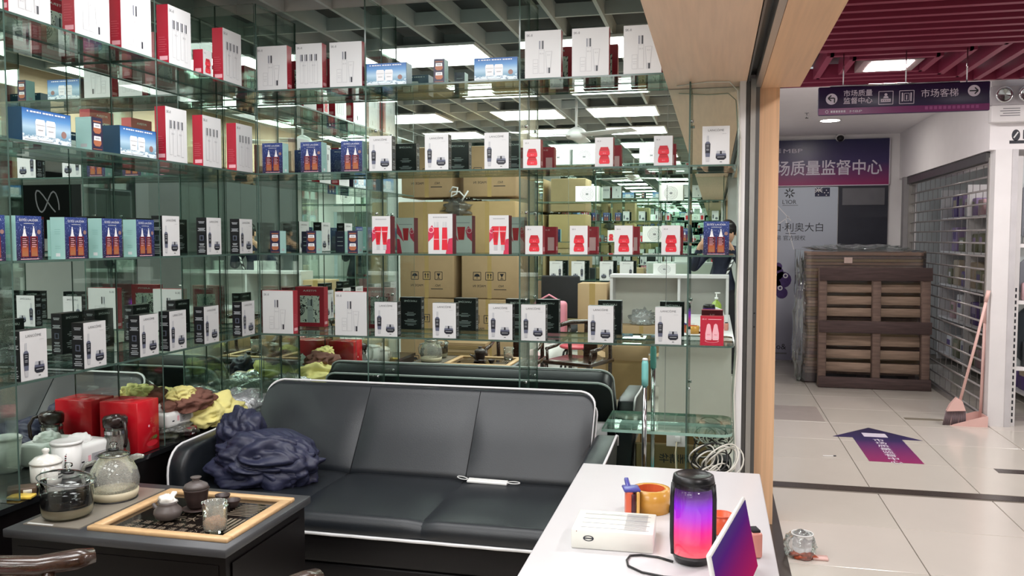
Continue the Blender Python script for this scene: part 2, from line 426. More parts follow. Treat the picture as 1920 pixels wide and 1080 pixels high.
# walls
wb = simple('wall_back', -2.9, 0.16, YM + 0.004, YM + 0.14, 0, ZC + 0.2, WALLC); struct(wb, 'back wall of the shop covered in mirror')
wl = simple('wall_left', -2.9, XM - 0.004, 2.2, YM + 0.14, 0, ZC + 0.2, WALLC); struct(wl, 'left wall of the shop covered in mirror')
struct(simple('wall_rear', -4.0, 0.3, -2.16, -2.02, 0, 3.0, WALLC))
struct(simple('wall_far_left', -4.1, -4.0, -2.16, 2.34, 0, 3.0, WALLC))
struct(simple('wall_return', -4.1, -2.9, 2.2, 2.34, 0, 3.0, WALLC))
def mir(x0, x1, y0, y1, z0, z1, par): return simple('mirror_panel', x0, x1, y0, y1, z0, z1, MIRROR, par)
for a, c in ((XM, -1.862), (-1.858, -1.002), (-0.998, -0.252)): mir(a, c, YM - 0.004, YM + 0.004, 0.5, ZC, wb)
mir(-0.249, 0.135, YM - 0.004, YM + 0.004, 0.5, 2.283, wb); mir(-0.56, 0.135, YM - 0.004, YM + 0.004, 0.1, 0.497, wb)
for a, c in ((2.25, 2.635), (2.639, 3.503), (3.507, 4.378), (4.382, YM - 0.005)): mir(XM - 0.004, XM + 0.004, a, c, 0.5, ZC, wl)

# ceiling: dark slab, slat grid, LED panels
ce = simple('ceiling', -4.1, 0.16, -2.16, YM + 0.14, 3.06, 3.16, CEILG); struct(ce, 'open slat ceiling of the shop')
PAN = [(-1.93, 3.33), (-0.93, 3.33), (-1.93, 1.82), (-0.93, 1.82), (-1.93, 0.35), (-0.93, 0.35), (-1.93, -1.2), (-0.93, -1.2), (-3.2, 0.35), (-3.2, -1.2)]
k = 0
x = -3.97
b = MB(); b.box(-0.011, 0.011, -2.0, YM - 0.008, 0, 0.11, SLATG); src = b.build('ceiling_slat', ce, (x, 0, ZC)); xm = src.data
while x < -0.3:
    x += 0.30
    if x < XM + 0.02: 
        b = MB(); b.box(-0.011, 0.011, -2.0, 2.18, 0, 0.11, SLATG); b.build('ceiling_slat', ce, (x, 0, ZC))
    elif x < -0.26: link('ceiling_slat', xm, ce, (x, 0, ZC))
D.objects.remove(src)
y = -1.95
while y < YM - 0.05:
    x0 = -3.98 if y < 2.15 else XM + 0.01
    b = MB(); b.box(x0, -0.262, -0.011, 0.011, 0.02, 0.1, SLATG); b.build('ceiling_slat', ce, (0, y, ZC)); y += 0.6
names = ['above the tea table', 'above the long sofa', 'over the tea chairs', 'over the white desk', 'over the carton stacks', 'over the white hutch', 'near the rear shelves, left', 'near the rear shelves, right', 'at the far left beside the cartons', 'in the rear left corner']
for (px_, py_), nm in zip(PAN, names):
    e = empty('ceiling_light_panel', (px_, py_, ZC - 0.022)); tag(e, 'square white LED ceiling panel ' + nm, 'ceiling light', 'LED panels in the shop ceiling')
    b = MB(); b.box(-0.35, 0.35, -0.33, 0.33, 0.0, 0.016, WHITEM); b.build('panel_frame', e)
    b = MB(); b.poly([(-0.335, 0.315, -0.0008), (0.335, 0.315, -0.0008), (0.335, -0.315, -0.0008), (-0.335, -0.315, -0.0008)], LED); b.build('diffuser', e)

# soffit over the shop opening, its track, pillar and door frame
so = MB(); so.box(-0.25, 0.145, -2.0, YM + 0.0, 2.286, 3.05, WOODPS); s1 = so.build('trim_1'); struct(s1, 'tan wood soffit over the shop opening')
so = MB(); so.box(0.22, 0.41, -2.0, 4.6, 2.27, 3.05, WOODOS); s2 = so.build('trim_2'); struct(s2, 'orange wood outer soffit over the opening')
tr = MB(); tr.box(0.147, 0.218, -2.0, 4.55, 2.33, 2.38, BLACKP); s3 = tr.build('trim_3'); struct(s3, 'dark sliding door track recessed in the soffit')
tr = MB(); tr.box(0.19, 0.216, -2.0, 4.52, 2.262, 2.335, ALU); tr.build('rail', s3)
tr = MB(); tr.box(0.149, 0.157, -2.0, 4.52, 2.285, 2.335, ALUD); tr.build('rail', s3)
pl = MB(); pl.box(0.212, 0.312, 4.6, 4.8, 0, 2.6, WOODO); s4 = pl.build('trim_4'); struct(s4, 'orange wood pillar beside the shop opening')
al = MB(); al.box(0.112, 0.142, 4.46, YM + 0.1, 0, 2.29, WHITEM); s5 = al.build('trim_5'); struct(s5, 'white and aluminium door frame posts at the opening')
al = MB(); al.box(0.144, 0.163, 4.5, YM + 0.1, 0, 2.29, ALUD); al.build('post', s5)
al = MB(); al.box(0.165, 0.19, 4.48, YM + 0.1, 0, 2.3, ALU); al.build('post', s5)
al = MB(); al.box(0.191, 0.211, 4.52, YM + 0.1, 0, 2.3, ALUD); al.build('post', s5)
for z in (1.05, 1.12):
    al = MB(); al.lathe([(0.004, 0), (0.004, 0.003)], (0, 0, 0), BLACKP, 10); o = al.build('screw', s5, (0.201, 4.519, z)); o.rotation_euler = (pi / 2, 0, 0)

# ================================================================ glass shelving
def slab(x0, x1, y0, y1, z1, th=0.009):
    b = MB(); b.box(x0, x1, y0, y1, z1 - th, z1, [GLASS, GLASS, GEDGE, GEDGE, GEDGE, GEDGE]); return b
ub = empty('glass_shelving_unit', (-1.3, 4.5, 0)); tag(ub, 'tall glass shelving with mirror behind, along the back wall over the sofa', 'shelving')
def under(par, o): o.location = -Vector(par.location); return o
XS = [-2.515, -1.86, -1.0, -0.13]
for z in SH[:4]:
    ends = XS[1:] if z < 2.3 else [-1.86, -1.0, -0.255]
    a = XM + 0.006
    for c in ends:
        o = slab(a + 0.004, c - 0.005, 4.38, YM - 0.006, z).build('glass_shelf', ub); under(ub, o); a = c
    if z < 2.3:
        pts = [(-0.125, YM - 0.006), (-0.125, 4.38), (0.05, 4.38)] + [(0.05 + 0.05 * math.sin(t), 4.43 - 0.05 * math.cos(t)) for t in (0.4, 0.8, 1.2, pi / 2)] + [(0.10, YM - 0.006)]
        b = MB(); n = len(pts)
        vs = [(p[0], p[1], z - 0.009) for p in pts] + [(p[0], p[1], z) for p in pts]
        fs = [tuple(range(n - 1, -1, -1)), tuple(range(n, 2 * n))] + [(i, (i + 1) % n, n + (i + 1) % n, n + i) for i in range(n)]
        b.add(vs, fs, [GLASS, GLASS] + [GEDGE] * n); o = b.build('glass_shelf', ub); under(ub, o)
# lowest wide shelf beside the sofa end
pts = [(-0.56, YM - 0.006), (-0.56, 4.37), (0.03, 4.37)] + [(0.03 + 0.07 * math.sin(t), 4.44 - 0.07 * math.cos(t)) for t in (0.3, 0.6, 0.9, 1.2, pi / 2)] + [(0.10, YM - 0.006)]
b = MB(); n = len(pts)
vs = [(p[0], p[1], 0.5) for p in pts] + [(p[0], p[1], 0.515) for p in pts]
fs = [tuple(range(n - 1, -1, -1)), tuple(range(n, 2 * n))] + [(i, (i + 1) % n, n + (i + 1) % n, n + i) for i in range(n)]
EDGE2 = mat('pale_glass_edge', (150, 186, 172), 0.15, var=0.1)
b.add(vs, fs, [GLASS, GLASS] + [EDGE2] * n); under(ub, b.build('glass_shelf', ub))
for i, x in enumerate(XS):
    b = MB(); z1 = 2.81 if x < -0.2 else 2.28
    b.box(x - 0.004, x + 0.004, 4.385, YM - 0.006, 0.22, z1, [GEDGE, GEDGE, GEDGE, GLASS, GEDGE, GLASS]); under(ub, b.build('divider', ub))
for zz in (0.72, 1.17, 1.64, 2.1):
    for x in XS[1:]:
        b = MB(); b.lathe([(0.008, 0), (0.008, 0.012)], (0, 0, 0), CHROME, 10); o = b.build('shelf_clip', ub); o.location = Vector((x + 0.004, 4.5, zz)) - ub.location; o.rotation_euler = (0, pi / 2, 0)
ul = empty('glass_shelving_unit', (-2.65, 3.4, 0)); tag(ul, 'tall glass shelving with mirror behind, along the left wall over black counter', 'shelving')
YS = [2.26, 2.637, 3.505, 4.38]
for z in SH[:4]:
    for a, c in zip(YS[:-1], YS[1:]):
        under(ul, slab(XM + 0.006, -2.52, a + 0.005, c - 0.005, z).build('glass_shelf', ul))
for y in YS:
    b = MB(); b.box(XM + 0.006, -2.523, y - 0.004, y + 0.004, 0.52, 2.81, [GEDGE, GEDGE, GLASS, GEDGE, GLASS, GEDGE]); under(ul, b.build('divider', ul))
# black counter under the left shelves
ct = empty('low_counter', (-2.64, 3.4, 0)); tag(ct, 'low black counter running under the left glass shelves', 'counter')
b = MB(); b.box(-2.76, -2.53, 2.26, 4.6, 0, 0.49, BLACKT); under(ct, b.build('counter_body', ct))
b = MB(); b.box(-2.765, -2.52, 2.25, 4.61, 0.49, 0.512, mat('black_gloss_top', (26, 27, 29), 0.08, var=0.1)); under(ct, b.build('counter_top', ct))
# ================================================================ PRODUCT BOXES
# box local frame: front faces -y, width along x, base z=0, front plane at y=-d/2
def frames(w, h, d):
    f = FR((-w / 2, -d / 2, 0), (1, 0, 0), (0, 0, 1)); bk = FR((w / 2, d / 2, 0), (-1, 0, 0), (0, 0, 1))
    rs = FR((w / 2, -d / 2, 0), (0, 1, 0), (0, 0, 1)); ls = FR((-w / 2, d / 2, 0), (0, -1, 0), (0, 0, 1)); return f, bk, rs, ls
def T(pts, w, h): return [(a * w, b * h) for a, b in pts]

def art_serum(w, h, d, side):
    f, bk, rs, ls = frames(w, h, d); m = MB()
    m.text('LANCÔME', 0.5 * w, 0.865 * h, 0.075 * h, f, INKG, 2, width=0.58 * w)
    m.text('ADVANCED', 0.8 * w, 0.79 * h, 0.022 * h, f, INKM, 2, width=0.16 * w)
    m.flat(T([(0.165, .60), (.24, .60), (.235, .755), (.17, .755)], w, h), f, SILV, 2)
    m.flat(T([(0.19, .60), (.205, .60), (.2, .755), (.19, .755)], w, h), f, INKW, 3)
    m.flat(T([(0.105, .545), (.13, .58), (.165, .6), (.24, .6), (.275, .58), (.3, .545)], w, h), f, SLATE, 2)
    m.flat(T([(0.115, .30), (.29, .30), (.3, .545), (.105, .545)], w, h), f, INKD, 2)
    m.flat(T([(0.125, .20), (.28, .20), (.29, .30), (.115, .30)], w, h), f, SLATE, 2)
    m.flat(T([(0.14, .095), (.265, .095), (.28, .20), (.125, .20)], w, h), f, INKL, 2)
    m.flat(T([(0.15, .075), (.255, .075), (.265, .095), (.14, .095)], w, h), f, SILV, 2)
    for q in (.50, .46, .40, .37): m.rect(.15 * w, .25 * w, q * h, (q + .012) * h, f, SILV, 3)
    m.flat(T([(0.52, .285), (.86, .285), (.84, .355), (.54, .355)], w, h), f, SILV, 2)
    m.rect(.655 * w, .72 * w, .27 * h, .35 * h, f, INKD, 3)
    m.flat(T([(0.5, .23), (.88, .23), (.87, .285), (.51, .285)], w, h), f, SLATE, 2)
    m.flat(T([(0.58, .12), (.8, .12), (.88, .165), (.88, .235), (.5, .235), (.5, .165)], w, h), f, INKD, 2)
    m.rect(.56 * w, .82 * w, .185 * h, .2 * h, f, SILV, 3)
    m.rect(.65 * w, .73 * w, .06 * h, .075 * h, f, INKD, 2)
    for F in (rs, ls):
        for q, a in ((.88, .6), (.845, .5), (.70, .7), (.67, .55), (.64, .75), (.28, .5), (.25, .4), (.20, .6), (.14, .5), (.1, .7), (.06, .6)):
            m.rect((.5 - a / 2) * d, (.5 + a / 2) * d, q * h, (q + .018) * h, F, SILV, 1)
        m.rect(.3 * d, .7 * d, .38 * h, .52 * h, F, SLATE, 1); m.rect(.38 * d, .62 * d, .40 * h, .5 * h, F, side, 2)
    m.text('LANCÔME', 0.5 * w, 0.86 * h, 0.075 * h, bk, INKW, 1, width=0.6 * w)
    for q, a in ((.52, .3), (.47, .5), (.43, .36), (.30, .3), (.26, .6), (.22, .5), (.16, .55), (.12, .3)):
        m.rect((.5 - a / 2) * w, (.5 + a / 2) * w, q * h, (q + .016) * h, bk, SILV, 1)
    return m
def art_white(w, h, d, side):
    f, bk, rs, ls = frames(w, h, d); m = MB(); n4 = w / h < 0.7
    m.text('SK-II', 0.045 * w, 0.885 * h, 0.07 * h, f, INKG, 1, 'l', bold=0.01)
    def bottle(u0, u1, v0, v1, cap, dark=True):
        m.rect(u0 * w, u1 * w, v0 * h, v1 * h, f, INKL, 1)
        m.rect((u0 + .012) * w, (u1 - .012) * w, (v0 + .01) * h, v1 * h - .01 * h, f, WHITE, 2)
        if cap:
            c = u0 + .012; e = u1 - .012
            m.rect(c * w, e * w, (v1 + .012) * h, (v1 + cap) * h, f, INKL, 1)
            m.rect(c * w, (c + .022) * w, (v1 + .012) * h, (v1 + cap) * h, f, SLATE, 2)
            m.rect((e - .05) * w, (e - .012) * w, (v1 + .012) * h, (v1 + cap) * h, f, INKD, 2)
    if n4:
        for i, u in enumerate((.16, .33, .52, .70)): bottle(u, u + .13, .1 if i % 2 else .12, .60, .16)
        m.text('SK-II', .32 * w, .5 * h, .045 * h, f, INKM, 3); m.text('SK-II', .68 * w, .5 * h, .045 * h, f, INKM, 3)
    else:
        bottle(.22, .37, .1, .40, 0); bottle(.385, .54, .1, .60, .185)
        m.flat(T([(.6, .1), (.71, .1), (.76, .56), (.57, .56)], w, h), f, INKL, 1)
        m.flat(T([(.612, .22), (.7, .22), (.74, .55), (.585, .55)], w, h), f, WHITE, 2)
        m.rect(.655 * w, .70 * w, .1 * h, .215 * h, f, INKD, 2)
        m.rect(.24 * w, .35 * w, .25 * h, .256 * h, f, INKM, 3); m.rect(.24 * w, .35 * w, .31 * h, .316 * h, f, INKM, 3)
        m.text('SK-II', .46 * w, .5 * h, .045 * h, f, INKM, 3); m.text('SK-II', .66 * w, .47 * h, .035 * h, f, INKM, 3)
        m.text('SK-II', .295 * w, .2 * h, .035 * h, f, INKM, 3)
    for F in (rs, ls):
        m.rect(.2 * d, .9 * d, .06 * h, .13 * h, F, PINKI, 1)
        for q in (.2, .24, .28, .32, .36, .40, .44): m.rect(.15 * d, (.6 + .25 * ((q * 37) % 1)) * d, q * h, (q + .012) * h, F, mat('faded_red_ink', (206, 86, 100), .4), 1)
    # back: red header, doodled white panel with bottle
    m.text('PITERA', .5 * w, .885 * h, .06 * h, bk, INKW, 1, width=.46 * w)
    m.rect(.16 * w, .84 * w, .1 * h, .78 * h, bk, DOODLE, 1)
    m.rect(.38 * w, .58 * w, .1 * h, .5 * h, bk, INKL, 2); m.rect(.38 * w, .58 * w, .52 * h, .68 * h, bk, SILV, 2)
    m.rect(.42 * w, .46 * w, .52 * h, .68 * h, bk, INKD, 3); m.text('SK-II', .48 * w, .4 * h, .05 * h, bk, INKG, 3)
    for r in (.16, .11, .06): m.ring(.84 * w - .001, .42 * h, r * w, .025 * w, bk, INKD, 3, 14, pi / 2, 1.5 * pi)
    return m
def art_sky(w, h, d, side):
    f, bk, rs, ls = frames(w, h, d); m = MB()
    for F, W in ((f, w), (bk, w)):
        [m.rect((.1 + .062 * i) * W, (.1 + .062 * i + .05 * (1 if i % 4 else .6)) * W, .88 * h, .925 * h, F, INKW, 2) for i in range(13)]
        for u in (.36, .57):
            m.flat([((u - .09) * W, .2 * h), ((u + .09) * W, .2 * h), ((u + .1) * W, .62 * h), ((u + .08) * W, .7 * h), ((u - .08) * W, .7 * h), ((u - .1) * W, .62 * h)], F, INKW, 2)
            m.rect((u - .085) * W, (u + .085) * W, .52 * h, .535 * h, F, INKM, 3); m.rect((u - .05) * W, (u + .05) * W, .36 * h, .39 * h, F, INKM, 3)
        m.disc(.84 * W, .34 * h, .055 * W, F, TAPEI, 2); m.rect(.05 * W, .62 * W, .05 * h, .07 * h, F, INKM, 2)
    return m
def bg_sky(w, h, d):
    f, bk, rs, ls = frames(w, h, d); m = MB(); m.rect(0.002, w - .002, 0.002, h - .002, f, SKYB, 1); return m
def art_night(w, h, d, side):
    f, bk, rs, ls = frames(w, h, d); m = MB()
    m.text('ESTĒE LAUDER', .5 * w, .88 * h, .07 * h, f, INKW, 2, width=.72 * w); m.rect(.3 * w, .7 * w, .82 * h, .835 * h, f, SILV, 2)
    for u in (.32, .68):
        m.flat(T([(u - .03, .72), (u + .03, .72), (u + .05, .62), (u + .085, .54), (u - .085, .54), (u - .05, .62)], w, h), f, INKW, 2)
        m.rect((u - .02) * w, (u + .02) * w, .70 * h, .77 * h, f, INKW, 2)
        m.rect((u - .15) * w, (u + .15) * w, .07 * h, .54 * h, f, DREDC, 2)
        for i in range(5): m.rect((u - .09) * w, (u + (.09 if i % 2 else .05)) * w, (.30 + .045 * i) * h, (.312 + .045 * i) * h, f, PINKI, 4)
    m.disc(.88 * w, .64 * h, .07 * w, f, TAPEI, 3)
    m.rect(.15 * w, .85 * w, .02 * h, .035 * h, f, PINKI, 2)
    for F in (rs, ls):
        m.rect(.35 * d, .65 * d, .06 * h, .14 * h, F, INKW, 1)
        for q in (.25, .3, .6, .65, .7): m.rect(.3 * d, .7 * d, q * h, (q + .008) * h, F, mat('mint_ink', (140, 188, 182), .5), 1)
    m.text('ESTĒE LAUDER', .5 * w, .88 * h, .06 * h, bk, INKW, 2, width=.6 * w)
    m.rect(.2 * w, .8 * w, .3 * h, .6 * h, bk, SLATE, 1)
    return m
def amber_night(w, h, d):
    f, bk, rs, ls = frames(w, h, d); m = MB()
    for u in (.32, .68): m.rect((u - .12) * w, (u + .12) * w, .09 * h, .51 * h, f, AMBER, 3)
    return m
def bg_night(w, h, d):
    f, bk, rs, ls = frames(w, h, d); m = MB(); m.rect(0, w, 0, h, f, NIGHT, 1); m.rect(0, w, 0, h, bk, NIGHT, 1); return m
def art_jars(w, h, d, side):
    f, bk, rs, ls = frames(w, h, d); m = MB()
    m.rect(0, w, 0, h, f, PLUM, 1); m.rect(.15 * w, .85 * w, .86 * h, .9 * h, f, BRONZE, 2)
    for v in (.52, .14):
        m.flat(T([(.18, v + .17), (.82, v + .17), (.8, v + .3), (.2, v + .3)], w, h), f, INKW, 2)
        m.rect(.3 * w, .7 * w, (v + .21) * h, (v + .26) * h, f, SILV, 3)
        m.flat(T([(.3, v), (.7, v), (.86, v + .08), (.84, v + .17), (.16, v + .17), (.14, v + .08)], w, h), f, BRONZE, 2)
    m.rect(.1 * w, .9 * w, .04 * h, .06 * h, f, BRONZE, 2)
    m.rect(0, w, 0, h, bk, PLUM, 1)
    for q in (.3, .5, .7): m.rect(.2 * w, .8 * w, q * h, (q + .03) * h, bk, SILV, 2)
    for F in (rs, ls): m.rect(.3 * d, .7 * d, .1 * h, .2 * h, F, INKL, 1)
    return m
def art_redjar(w, h, d, side):
    f, bk, rs, ls = frames(w, h, d); m = MB()
    m.text('SK-II', .12 * w, .85 * h, .07 * h, f, INKG, 1, 'l')
    for v in (.10, .38):
        m.flat(T([(.22, v + .05), (.26, v), (.78, v), (.82, v + .05), (.8, v + .16), (.24, v + .16)], w, h), f, REDI, 2)
        m.flat(T([(.24, v + .165), (.8, v + .165), (.72, v + .29), (.32, v + .29)], w, h), f, mat('deep_red_ink', (196, 30, 46), .4), 2)
        m.text('SK-II', .52 * w, (v + .06) * h, .055 * h, f, PINKI, 3)
    m.text('SK-II', .5 * w, .85 * h, .09 * h, bk, PINKI, 1)
    m.rect(.1 * w, .5 * w, .1 * h, .6 * h, bk, PINKI, 1)
    for F in (rs, ls): m.rect(.2 * d, .8 * d, .1 * h, .25 * h, F, PINKI, 1)
    return m
def art_pomegranate(w, h, d, side):
    f, bk, rs, ls = frames(w, h, d); m = MB(); tall = w > .12
    [m.rect((.2 + .068 * i) * w, (.2 + .068 * i + .045) * w, .9 * h, .93 * h, f, INKM, 1) for i in range(9)]
    for F in (f, bk):
        m.flat(T([(0, .62), (.16, .72), (.28, .6), (.2, .42), (0, .3)], w, h), F, ROSE, 1)
        m.flat(T([(.72, 0), (1, 0), (1, .4), (.84, .38), (.78, .2)], w, h), F, ROSE, 1)
        m.ring(.12 * w, .6 * h, .12 * w, .03 * w, F, PINKI, 2, 12)
    if tall:
        for u in (.34, .68):
            m.flat(T([(u - .12, .1), (u + .12, .1), (u + .1, .66), (u - .1, .66)], w, h), f, REDI, 2)
            m.rect((u - .1) * w, (u + .1) * w, .36 * h, .375 * h, f, PINKI, 3)
            for q in (-.06, 0.02, .07): m.rect((u + q - .008) * w, (u + q + .008) * w, .66 * h, .80 * h, f, SILV, 2)
    else:
        for u in (.33, .7):
            m.flat(T([(u - .1, .24), (u + .1, .24), (u + .18, .72), (u - .18, .72)], w, h), f, REDI, 2)
            m.rect((u - .15) * w, (u + .15) * w, .58 * h, .6 * h, f, PINKI, 3); m.rect((u - .09) * w, (u + .09) * w, .1 * h, .23 * h, f, INKL, 2)
            m.flat(T([(u - .06, .3), (u + .06, .3), (u + .1, .55), (u - .1, .55)], w, h), f, mat('deep_red_ink', (196, 30, 46), .4), 3)
    m.flat(T([(.35, .35), (.6, .35), (.66, .7), (.3, .7)], w, h), bk, mat('deep_red_ink', (196, 30, 46), .4), 2)
    m.flat(T([(.6, .3), (1, .55), (1, .85), (.75, .6)], w, h), bk, ROSE, 1); m.rect(.1 * w, .9 * w, .8 * h, .82 * h, bk, INKM, 1)
    return m
def art_pink(w, h, d, side):
    f, bk, rs, ls = frames(w, h, d); m = MB()
    m.text('SK-II', .08 * w, .88 * h, .075 * h, f, PINKI, 1, 'l'); m.rect(.34 * w, .9 * w, .89 * h, .91 * h, f, PINKI, 1)
    for u in (.36, .66):
        m.flat(T([(u - .14, .24), (u - .12, .19), (u + .12, .19), (u + .14, .24), (u + .14, .42), (u + .07, .72), (u, .76), (u - .07, .72), (u - .14, .42)], w, h), f, PINKI, 2)
        m.text('SK-II', u * w, .36 * h, .05 * h, f, ROSE, 3); m.rect((u - .1) * w, (u + .1) * w, .28 * h, .29 * h, f, INKW, 3)
    m.ring(.5 * w, .17 * h, .3 * w, .03 * w, f, PINKI, 1, 14, pi, 2 * pi, .3); m.rect(.1 * w, .9 * w, .04 * h, .06 * h, f, ROSE, 1)
    m.text('SK-II', .5 * w, .8 * h, .09 * h, bk, PINKI, 1)
    return m
def art_rose(w, h, d, side):
    f, bk, rs, ls = frames(w, h, d); m = MB(); c = (.5 * w, .48 * h); R = min(w, h) * .42
    for i in range(5):
        for j in range(5):
            a = i * .7 + j * 2 * pi / 5; r = R * (1 - i * .19)
            m.ring(c[0] + r * .18 * math.cos(a), c[1] + r * .18 * math.sin(a), r * .84, R * .05, f, INKG, 1 + (i % 2), 10, a - .75, a + .75)
    m.rect(.45 * w, .55 * w, .48 * h - .01, .48 * h + .01, f, INKG, 2)
    return m
DOODLE = None
def make_doodle():
    mt, nt, p = nodes('doodle_print')
    tc = nt.nodes.new('ShaderNodeTexCoord'); n = nt.nodes.new('ShaderNodeTexNoise'); n.inputs['Scale'].default_value = 55; n.inputs['Distortion'].default_value = 1.2
    nt.links.new(tc.outputs['Object'], n.inputs['Vector'])
    r = nt.nodes.new('ShaderNodeValToRGB'); r.color_ramp.interpolation = 'CONSTANT'
    r.color_ramp.elements[0].color = S(36, 36, 40); r.color_ramp.elements[1].position = 0.40; r.color_ramp.elements[1].color = S(226, 224, 218)
    nt.links.new(n.outputs['Fac'], r.inputs[0]); nt.links.new(r.outputs[0], p.inputs['Base Color']); return mt
DOODLE = make_doodle()

# kind: name, w, h, d, body materials [bottom, top, front, right, back, left], art, extra layers, description
KIND = {
 'la': ('serum_gift_box', .132, .19, .058, BLACKC, WHITE, BLACKC, art_serum, 'white-fronted black serum box'),
 'sk': ('skincare_gift_box', .19, .243, .055, REDC, WHITE, REDC, art_white, 'large white skincare box with red sides'),
 'sn': ('skincare_gift_box', .158, .245, .055, REDC, WHITE, REDC, art_white, 'narrow white four-bottle box with red sides'),
 'bl': ('cream_duo_box', .236, .118, .085, TEAL, TEAL, TEAL, art_sky, 'blue seascape cream box'),
 'es': ('night_serum_box', .125, .168, .068, MINT, NAVYC, NAVYC, art_night, 'navy starry two-bottle box with mint sides'),
 'ej': ('cream_jar_box', .06, .126, .07, MINT, PLUM, PLUM, art_jars, 'small dark two-jar box with mint sides'),
 'rj': ('red_jar_box', .093, .149, .066, REDC, WHITE, REDC, art_redjar, 'white box showing two red jars'),
 'cl': ('fruit_serum_box', .106, .205, .07, DREDC, WHITE, WHITE, art_pomegranate, 'white box with red fruit and tubes'),
 'ct': ('fruit_serum_box', .137, .215, .07, DREDC, WHITE, WHITE, art_pomegranate, 'wider white box with tall red bottles'),
 'pk': ('rose_red_box', .115, .147, .06, REDC, REDC, DREDC, art_pink, 'rose-red box showing two pink bottles'),
 'ro': ('rose_print_box', .3, .2, .2, WHITEP, WHITEP, WHITEP, art_rose, 'white box with line-drawn rose'),
}
CACHE = {}
def product(kind, loc, rz, label, group, scale=None):
    nm, w, h, d, sm, fm, bm_, art, desc = KIND[kind]
    if kind not in CACHE:
        b = MB(); top = fm if kind in ('ro',) else sm
        if kind in ('la',): top = BLACKC
        if kind in ('sk', 'sn', 'rj', 'es', 'ej', 'cl', 'ct'): top = sm
        b.box(-w / 2, w / 2, -d / 2, d / 2, 0, h, [sm, top, fm, sm, bm_, sm]); o = b.build(nm); lays = [('printed_artwork', art(w, h, d, sm))]
        if kind == 'bl': lays.append(('picture_panel', bg_sky(w, h, d)))
        if kind == 'es': lays += [('picture_panel', bg_night(w, h, d)), ('bottle_print', amber_night(w, h, d))]
        out = []
        for n2, mb in lays:
            q = mb.build(n2); out.append((n2, q.data)); D.objects.remove(q)
        CACHE[kind] = (o.data, out); D.objects.remove(o)
    bd, lays = CACHE[kind]
    o = link(nm, bd, None, loc, rz)
    if scale: o.scale = scale
    for n2, me in lays: link(n2, me, o)
    tag(o, label, 'box', group); return o
ORD = ['leftmost', 'second', 'third', 'fourth', 'fifth', 'sixth', 'seventh', 'eighth']
def row(items, place, where, group):
    cnt = {}; tot = {}
    key = lambda k: {'sn': 'sn', 'sk': 'sk'}.get(k, k)
    for it in items: tot[it[0]] = tot.get(it[0], 0) + 1
    for it in items:
        k = it[0]; i = cnt.get(k, 0); cnt[k] = i + 1; desc = KIND[k][8]
        if tot[k] == 1: lab = desc + ', ' + where
        elif i == 0: lab = 'leftmost ' + desc + ', ' + where
        elif i == tot[k] - 1: lab = 'rightmost ' + desc + ', ' + where
        else: lab = ORD[i] + ' ' + desc + ' from left, ' + where
        place(it, lab, group)
SHN = ['top shelf', 'second shelf', 'third shelf', 'fourth shelf']
def pback(z):
    def f(it, lab, g):
        k, x = it[0], it[1]; d = KIND[k][3]; dy = it[2] if len(it) > 2 else 0; a = it[3] if len(it) > 3 else 0
        product(k, (x, 4.392 + d / 2 + dy, z + .0003), a, lab, g)
    return f
def pleft(z):
    def f(it, lab, g):
        k, y = it[0], it[1]; d = KIND[k][3]; sc = it[2] if len(it) > 2 else 1.0; a = it[3] if len(it) > 3 else 0
        product(k, (-2.53 - d / 2 * sc, y, z + .0003), pi / 2 + a, lab, g, (sc, sc, sc) if sc != 1 else None)
    return f
BACK = [
 [('sk', -2.425), ('sn', -2.197), ('sk', -1.978), ('bl', -1.744), ('ej', -1.443), ('bl', -1.131), ('sk', -.879), ('sk', -.632), ('sk', -.368, 0, 0)],
 [('es', -2.428), ('es', -2.192), ('es', -1.949), ('la', -1.78), ('la', -1.459), ('la', -1.127), ('rj', -.937), ('rj', -.559), ('rj', -.26), ('la', -.002)],
 [('ej', -2.42), ('ej', -2.197), ('ej', -1.948), ('cl', -1.78), ('ct', -1.44), ('cl', -1.114), ('rj', -.925), ('rj', -.688), ('rj', -.456), ('rj', -.218), ('es', .006)],
 [('sk', -2.41), ('sk', -1.964), ('la', -1.756), ('la', -1.42), ('la', -1.107), ('la', -.928), ('la', -.571), ('la', -.226), ('pk', -.009)]]
for i, r in enumerate(BACK): row(r, pback(SH[i]), SHN[i] + ' of back wall', 'boxes on the %s of the back wall' % SHN[i])
LEFT = [
 [('sk', 2.771, 1.08), ('sk', 3.106, 1.08), ('sk', 3.384, 1.08), ('sn', 3.704, 1.13), ('rj', 3.933, .85), ('sn', 4.165, 1.13)],
 [('bl', 2.838, 1.07), ('ej', 3.114, 1.1), ('bl', 3.38, 1.07), ('sn', 3.66, 1.05), ('sn', 3.96, 1.05), ('sn', 4.271, 1.05)],
 [('es', 2.555), ('es', 2.73), ('es', 2.976), ('es', 3.189), ('es', 3.41), ('la', 3.6), ('la', 3.96), ('la', 4.271)],
 [('la', 2.735), ('la', 3.067), ('la', 3.42), ('la', 3.637), ('la', 3.921), ('la', 4.28)]]
for i, r in enumerate(LEFT): row(r, pleft(SH[i]), SHN[i] + ' of left wall', 'boxes on the %s of the left wall' % SHN[i])
# ================================================================ SOFA
sf = empty('sofa', (-1.47, 3.7, 0)); tag(sf, 'long black leather sofa with white piping against the mirror wall', 'sofa')
def local(par, b, name, sub=None):
    o = b.build(name, sub or par)
    o.location = Vector((0, 0, 0)) if sub else -Vector(par.location)
    return o
X0, X1 = -2.375, -0.575
